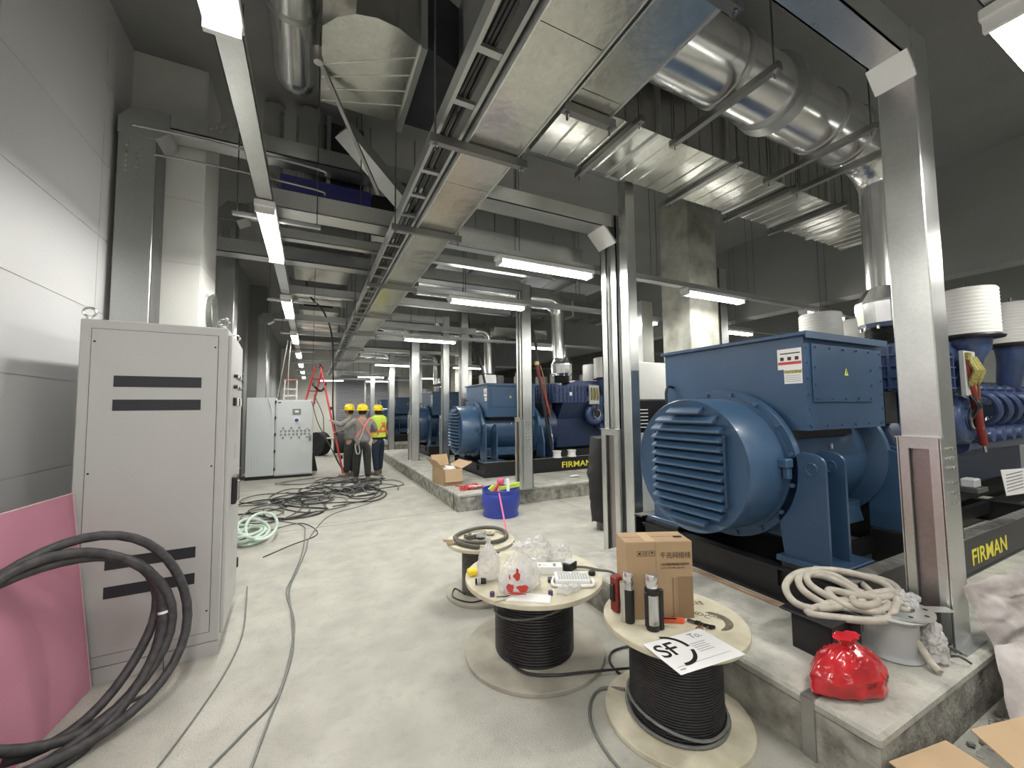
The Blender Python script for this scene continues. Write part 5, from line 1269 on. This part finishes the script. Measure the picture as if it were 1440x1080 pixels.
cord('floor_cord', 'thin dark cord along the foot of the near cabinet', [(-.72, 2.1, .006), (-.6, 2.45, .006), (-.50, 2.85, .006), (-.44, 3.2, .006), (-.42, 3.6, .006), (-.46, 4.1, .006), (-.50, 4.5, .006)], .005, 'cable_grey')
cord('floor_cord', 'single cord crossing from the near cabinet to the aisle middle', [(-.45, 5.3, .006), (-.2, 5.6, .006), (.1, 5.95, .006), (-.1, 6.6, .006), (-.5, 6.4, .006), (-.9, 6.0, .006)], .006, 'cable')
# tangle of cables by the workers: each cable one loop run
rg = random.Random(11)
for k in range(24):
    cx = rg.uniform(-.3, 1.4); cy = rg.uniform(8.2, 10.3)
    if k < 7: cx = rg.uniform(-.9, .1); cy = rg.uniform(6.9, 8.8)
    rx = rg.uniform(.3, .75); ry = rg.uniform(.35, .9); pts = []; ph = rg.uniform(0, 6.28); n = rg.choice((7, 9, 11))
    for i in range(n):
        a = ph+i*.9; s = rg.uniform(.65, 1.2)
        pts.append((max(-1.3, min(1.95, cx+rx*s*math.cos(a))), min(10.95, cy+ry*s*math.sin(a)), .012+.006*rg.randint(0, 4)))
    mm = rg.choice(('cable', 'cable', 'cable_brown', 'cable_grey')); rr_ = rg.choice((.009, .011, .013))
    nm = {'cable': 'black', 'cable_brown': 'brownish black', 'cable_grey': 'grey'}[mm]; wh_ = 'nearer the green hose' if k < 7 else 'at the feet of the workers'
    cord('power_cable', 'thin %s power cable looping in the floor tangle %s' % (nm, wh_), pts, rr_, mm, 'cable', '%s cables of the floor tangle %s' % (nm, wh_), 5, 6)
t = thing('green_hose', 'coil of pale green hose on the floor behind the near cabinet', 'hose', (-.6, 6.0, 0))
for k in range(7):
    pts = [(-.66+.17*math.cos(q)+.02*k*math.cos(k), 6.15+.36*math.sin(q)+.03*math.sin(k*2), .03+.035*k*(.6+.4*math.sin(q+k))) for q in [2*PI*i/26 for i in range(26)]]
    MB().tube(pts, .018, 8, closed=True).build('hose_loop', 'green_hose', t)

# ================================================================== ladder and odds near the far cabinets
t = thing('folding_ladder', 'red folding ladder standing open beside the far cabinet', 'ladder', (.2, 11.4, 0))
ap = Vector((.17, 11.25, 2.72))
for s, ft in ((1, Vector((.74, 11.0, 0))), (-1, Vector((-.45, 12.7, 0)))):
    pp = Vector((.0, .19, 0)) if s > 0 else Vector((.12, .16, 0))
    for q in (-1, 1): MB().bar(ap+pp*q*.7+Vector((s*.02, 0, 0)), ft+pp*q, .075, .035, (1, 0, .3)).build('side_rail', 'ladder_red', t)
    for k in range(8):
        f = (k+1)/9.0; c = ap.lerp(ft, f); MB().cyl(c-pp*1.0, c+pp*1.0, .016, n=8).build('rung', 'ladder_red', t)
    for k in range(4):
        f = (k*2+1.5)/9.0; c = ap.lerp(ft, f)+Vector((s*.045, 0, 0)); MB().cbox(c.x-.02, c.x+.02, c.y-.2, c.y-.15, c.z-.04, c.z+.04, .004).build('rail_clip', 'black', t)
MB().cyl(ap-Vector((0, .2, -.02)), ap+Vector((0, .2, .02)), .035, n=10).build('hinge_pin', 'black', t)
MB().tube(cat_rom([ap+Vector((-.12, -.1, -.5)), ap+Vector((.02, -.1, -.62)), ap+Vector((.15, -.1, -.5))], 5), .03, 6).build('spreader_strap', 'black', t)
for k, pts in enumerate(([(-.0, 11.0, 1.85), (.15, 10.95, 1.3), (.4, 10.9, .8), (.62, 10.85, .3), (.8, 10.8, .02)], [(.05, 11.0, 2.0), (.25, 10.9, 1.5), (.3, 10.9, 1.0), (.55, 10.85, .5), (.75, 10.8, .02)])):
    cord('ladder_cable', 'dark cable hanging slack from the red ladder, %s one' % ('outer', 'inner')[k], pts, .012, 'cable_brown')
t = thing('small_ladder', 'short white and pink step ladder standing on the far cabinet top', 'ladder', (-.5, 11.4, 1.9))
for x in (-.62, -.34): MB().bar((x, 11.5, 1.88), (x+(.02 if x < -.5 else -.0), 11.5, 2.4), .03, .03).build('side_rail', 'white', t)
for z, m in ((1.98, 'white'), (2.14, 'white'), (2.38, 'strap_pink')): MB().box(-.64, -.32, 11.48, 11.52, z, z+.03).build('rung', m, t)
t = cord('ceiling_wire', 'pale wire hanging from the lamps to the far cabinets, left one', [(-.75, 11.4, 1.95), (-.62, 10.8, 2.6), (-.5, 10.3, 3.2)], .007, 'white', 'wire')
t = cord('ceiling_wire', 'pale wire hanging from the lamps to the far cabinets, right one', [(-.52, 11.3, 1.95), (-.5, 10.8, 2.6), (-.44, 10.3, 3.2)], .009, 'white', 'wire')
# black drum, bin and boxes beyond the ladder
t = thing('black_drum', 'black round drum end beyond the far cabinet', 'drum', (.2, 16, .4)); MB().cyl((.15, 16.0, .42), (.4, 16.2, .42), .42, n=24).build('drum_body', 'black_matt', t)
t = thing('black_cable_drum', 'large black cable drum lying behind the ladder foot', 'drum', (1.1, 15.5, .4)); MB().cyl((.75, 15.6, .45), (1.35, 15.6, .45), .36, n=24).build('drum_body', 'black_matt', t); MB().cyl((.73, 15.6, .45), (.75, 15.6, .45), .40, n=24).cyl((1.35, 15.6, .45), (1.37, 15.6, .45), .40, n=24).build('drum_flange', 'black', t)
t = tag(MB().cyl((.42, 15.9, .62), (.74, 15.7, .62), .03, n=8).build('white_pipe', 'white'), 'white pipe bridging the two black drums', 'pipe')
t = tag(MB().cyl((1.22, 13.6, 0), (1.22, 13.6, 1.2), .03, n=10).build('grey_pole', 'grey_plastic'), 'thin grey pole standing behind the workers', 'pole')
t = tag(MB().prism([(.02, 0), (.17, 0), (.08, .5), (.02, .5)], 'y', 12.1, 12.3).build('dark_wedge', 'black_matt'), 'dark wedge shaped foot beside the far cabinet', 'stand')
# dark clothed leg and machine seen between the second generator and the mitred post
t = thing('black_cover', 'black draped cover hanging behind the mitred post', 'cover', (3.5, 4.3, 0))
crumple('cover_cloth', 'black_matt', t, lambda u, v: Vector((3.46+(.10+.06*math.sin(PI*v))*math.cos(2*PI*u), 4.35+.12*math.sin(2*PI*u), .12+1.1*v)), 24, 18, .03, 6, 2)
MB().cyl((3.46, 4.35, 0), (3.46, 4.35, 1.15), .05, n=8).build('stand_pole', 'steel_dark', t)
# air conditioner style box high on the right
t = thing('wall_louvre', 'small silver louvre boxes above the second generator, high at the back', 'vent', (7, 9, 3.4))
for k in range(2): MB().cbox(4.2+.9*k, 4.9+.9*k, 9.4, 9.7, 3.5, 3.75, .02).build('louvre_box', 'duct', t)

# ================================================================== workers
def skin_mesh(name, verts, edges, radii, root, m, parent, sub=2):
    me = bpy.data.meshes.new(name); me.from_pydata(verts, edges, [])
    o = bpy.data.objects.new(name, me); COL.objects.link(o)
    sk = o.modifiers.new('s', 'SKIN'); sk.use_smooth_shade = True; sk.branch_smoothing = .5
    o.modifiers.new('u', 'SUBSURF').levels = sub
    for i, r in enumerate(radii):
        me.skin_vertices[0].data[i].radius = (r, r) if not isinstance(r, tuple) else r
        me.skin_vertices[0].data[i].use_root = (i == root)
    bpy.context.view_layer.update()
    ev = o.evaluated_get(bpy.context.evaluated_depsgraph_get()); m2 = bpy.data.meshes.new_from_object(ev)
    bpy.data.objects.remove(o); bpy.data.meshes.remove(me)
    m2.materials.clear(); m2.materials.append(MATS[m])
    m2.polygons.foreach_set('use_smooth', [True]*len(m2.polygons))
    o2 = bpy.data.objects.new(name, m2); COL.objects.link(o2); o2.parent = parent; return o2
def worker(label, x, y, rz, vest, elbowL, handL, elbowR, handR, jacket, harness=True, stride=.0, pant='cloth_dark', s=1.0):
    # local: faces +y, origin between the feet
    t = thing('person', label, 'person', (x, y, 0), rz); t.scale = (s, s, s)
    V = []; E = []; Rr = []
    def j(p, r, par=None):
        V.append(p); Rr.append(r)
        if par is not None: E.append((par, len(V)-1))
        return len(V)-1
    pel = j((0, 0, .92), (.14, .10)); sp = j((0, .01, 1.12), (.13, .10), pel); ch = j((0, .0, 1.34), (.16, .11), sp); nk = j((0, .01, 1.47), .055, ch)
    hd = j((0, .03, 1.55), (.068, .08), nk); hd2 = j((0, .045, 1.62), (.075, .095), hd); hd3 = j((0, .03, 1.69), (.06, .07), hd2); ns = j((0, .135, 1.595), .014, hd2)
    legs = []
    for sx, st in ((-1, stride), (1, -stride)):
        h_ = j((sx*.095, 0, .86), .095, pel); k_ = j((sx*.105, st*.5+.02, .48), .065, h_); a_ = j((sx*.11, st, .09), .042, k_); f_ = j((sx*.12, st+.14, .04), .04, a_)
        legs.append(((sx*.095, 0, .86), (sx*.105, st*.5+.02, .48), (sx*.11, st, .09), (sx*.12, st+.14, .04)))
    arms = []
    for sx, el, ha in ((-1, elbowL, handL), (1, elbowR, handR)):
        sh = j((sx*.18, .0, 1.40), .062, ch); e_ = j(el, .042, sh); w_ = j(ha, .028, e_)
        d = (Vector(ha)-Vector(el)).normalized(); pm = Vector(ha)+d*.07; pj_ = j(tuple(pm), (.038, .02), w_)
        side = d.cross(Vector((0, 0, 1)));
        if side.length < .1: side = Vector((1, 0, 0))
        side.normalize(); dnv = side.cross(d).normalized()
        for q in range(4):
            b0 = pm+side*(-.027+.018*q)+d*.02; i1 = j(tuple(b0+d*.03), .009, pj_); i2 = j(tuple(b0+d*(.055+.006*(q in (1, 2)))-dnv*.012*(1 if dnv.z > 0 else -1)), .008, i1)
        i1 = j(tuple(pm+side*.045-d*.01), .010, pj_); j(tuple(pm+side*.06+d*.025), .009, i1)
        arms.append(((sx*.18, 0, 1.40), el, ha))
    skin_mesh('body', V, E, Rr, 0, 'skin', t, 2)
    # ears and hair
    for sx in (-1, 1): MB().lathe([(0, -.006), (.02, -.004), (.024, 0), (.02, .006), (0, .008)], (sx*.078, .03, 1.60), 'x', 10).build('ear', 'skin', t, True)
    for sx in (-1, 1): MB().lathe([(0, -.008), (.008, 0), (0, .008)], (sx*.03, .118, 1.625), 'z', 8).build('eye', 'black', t, True)
    MB().box(-.025, .025, .118, .122, 1.555, 1.562).build('mouth', 'red_dark', t, True)
    MB().lathe([(.083, -.12), (.092, -.06), (.092, .0), (.07, .06), (0, .085)], (0, .022, 1.66), 'z', 20, a0=PI*.96, a1=PI*2.04, cap=False).build('hair', 'hair', t, True)
    # clothing
    V = [(0, 0, .86), (0, .0, 1.0), (0, .01, 1.14), (0, 0, 1.34), (0, .01, 1.45)]; E = [(0, 1), (1, 2), (2, 3), (3, 4)]; Rr = [(.20, .16), (.20, .155), (.19, .15), (.205, .15), (.085, .085)]
    for (a, b_, c) in arms:
        i = len(V); V += [a, b_, tuple(Vector(b_).lerp(Vector(c), .92))]; E += [(3, i), (i, i+1), (i+1, i+2)]; Rr += [.088, .066, .052]
    skin_mesh('jacket', V, E, Rr, 0, jacket, t, 2)
    V = [(0, 0, .98), (0, 0, .88)]; E = [(0, 1)]; Rr = [(.205, .165), (.20, .165)]
    for l in legs:
        i = len(V); V += [l[0], l[1], (l[2][0], l[2][1], .1)]; E += [(1, i), (i, i+1), (i+1, i+2)]; Rr += [.125, .092, .072]
    skin_mesh('trousers', V, E, Rr, 0, pant, t, 2)
    for l in legs:
        m = MB(); fx, fy, _ = l[2]
        m.lathe([(0, 0), (.052, .0), (.055, .03), (.05, .1), (.048, .12), (0, .12)], (fx, fy, 0), 'z', 14)
        m.cbox(fx-.045, fx+.045, fy-.02, fy+.19, 0, .075, .02); m.build('boot', 'boot', t, True)
    # helmet with brim
    h = MB(); h.lathe([(.118, -.03), (.122, 0), (.118, .04), (.10, .085), (.06, .115), (0, .125)], (0, .025, 1.665), 'z', 28, cap=False)
    ho = h.build('helmet', 'yellow', t, True)
    MB().lathe([(.116, -.03), (.145, -.038), (.147, -.032), (.118, -.022)], (0, .03, 1.665), 'z', 28, cap=False).prism([(-.07, .13), (.07, .13), (.05, .20), (-.05, .20)], 'z', 1.628, 1.636).build('brim', 'yellow', ho, True)
    MB().bar((0, -.06, 1.76), (0, .11, 1.77), .03, .03).build('crest', 'yellow', ho, True)
    if vest:
        m = MB(); 
        prof = [(.21, 0), (.222, .12), (.215, .3), (.235, .42), (.225, .5), (.12, .56)]
        m.lathe(prof, (0, 0, .95), 'z', 28, cap=False); m.v = [Vector((p.x, p.y*.74, p.z)) for p in m.v]
        vo = m.build('safety_vest', 'lime', t, True)
        m = MB(); m.lathe([(.225, 0), (.228, .06)], (0, 0, 1.07), 'z', 28, cap=False); m.v = [Vector((p.x, p.y*.75, p.z)) for p in m.v]; m.build('reflective_band', 'strap_orange', vo, True)
    if harness:
        sc = 'strap_pink' if not vest else 'strap_orange'; yb = -.168 if vest else -.150
        for sx in (-1, 1):
            MB().bar((sx*.13, yb+.05, 1.46), (sx*.01, yb-.012, 1.28), .042, .008, (0, 1, 0)).bar((-sx*.01, yb-.012, 1.28), (-sx*.17, yb+.02, 1.02), .042, .008, (0, 1, 0)).bar((sx*.13, yb+.05, 1.46), (sx*.12, .12, 1.42), .042, .008, (0, 0, 1)).build('harness_strap', sc, t, True)
        MB().cbox(-.035, .035, yb-.03, yb-.01, 1.25, 1.31, .006).build('harness_plate', sc, t, True)
        if not vest:
            MB().tube(cat_rom([(0, yb-.02, 1.27), (-.04, yb-.04, 1.15), (-.10, yb-.03, 1.0), (-.13, yb-.02, .9), (-.10, yb-.03, .7), (-.16, yb-.01, .66), (-.17, -.02, .86)], 5), .012, 6).build('lanyard', 'grey_plastic', t, True)
            MB().cbox(-.17, -.10, yb-.05, yb-.02, .86, .95, .01).build('lanyard_hook', 'steel', t, True)
    return t
worker('person in grey sweater with pink harness and yellow helmet, seen from behind', 1.05, 9.75, R(8), False, (-.34, .10, 1.22), (-.20, .36, 1.30), (.33, .08, 1.16), (.18, .33, 1.2), 'cloth_grey', True, .10, s=.985)
worker('person in lime safety vest with orange straps and yellow helmet, at the right', 1.52, 10.6, R(35), True, (-.30, .14, 1.18), (-.12, .34, 1.15), (.32, .08, 1.16), (.2, .33, 1.12), 'cloth_dark', True, -.06, 'cloth_blue', .98)
worker('person with yellow helmet half hidden behind the grey sweater, turned left', .86, 10.62, R(75), False, (-.34, .16, 1.28), (-.16, .36, 1.36), (.32, .05, 1.16), (.2, .3, 1.1), 'cloth_grey', False, .05, s=.99)
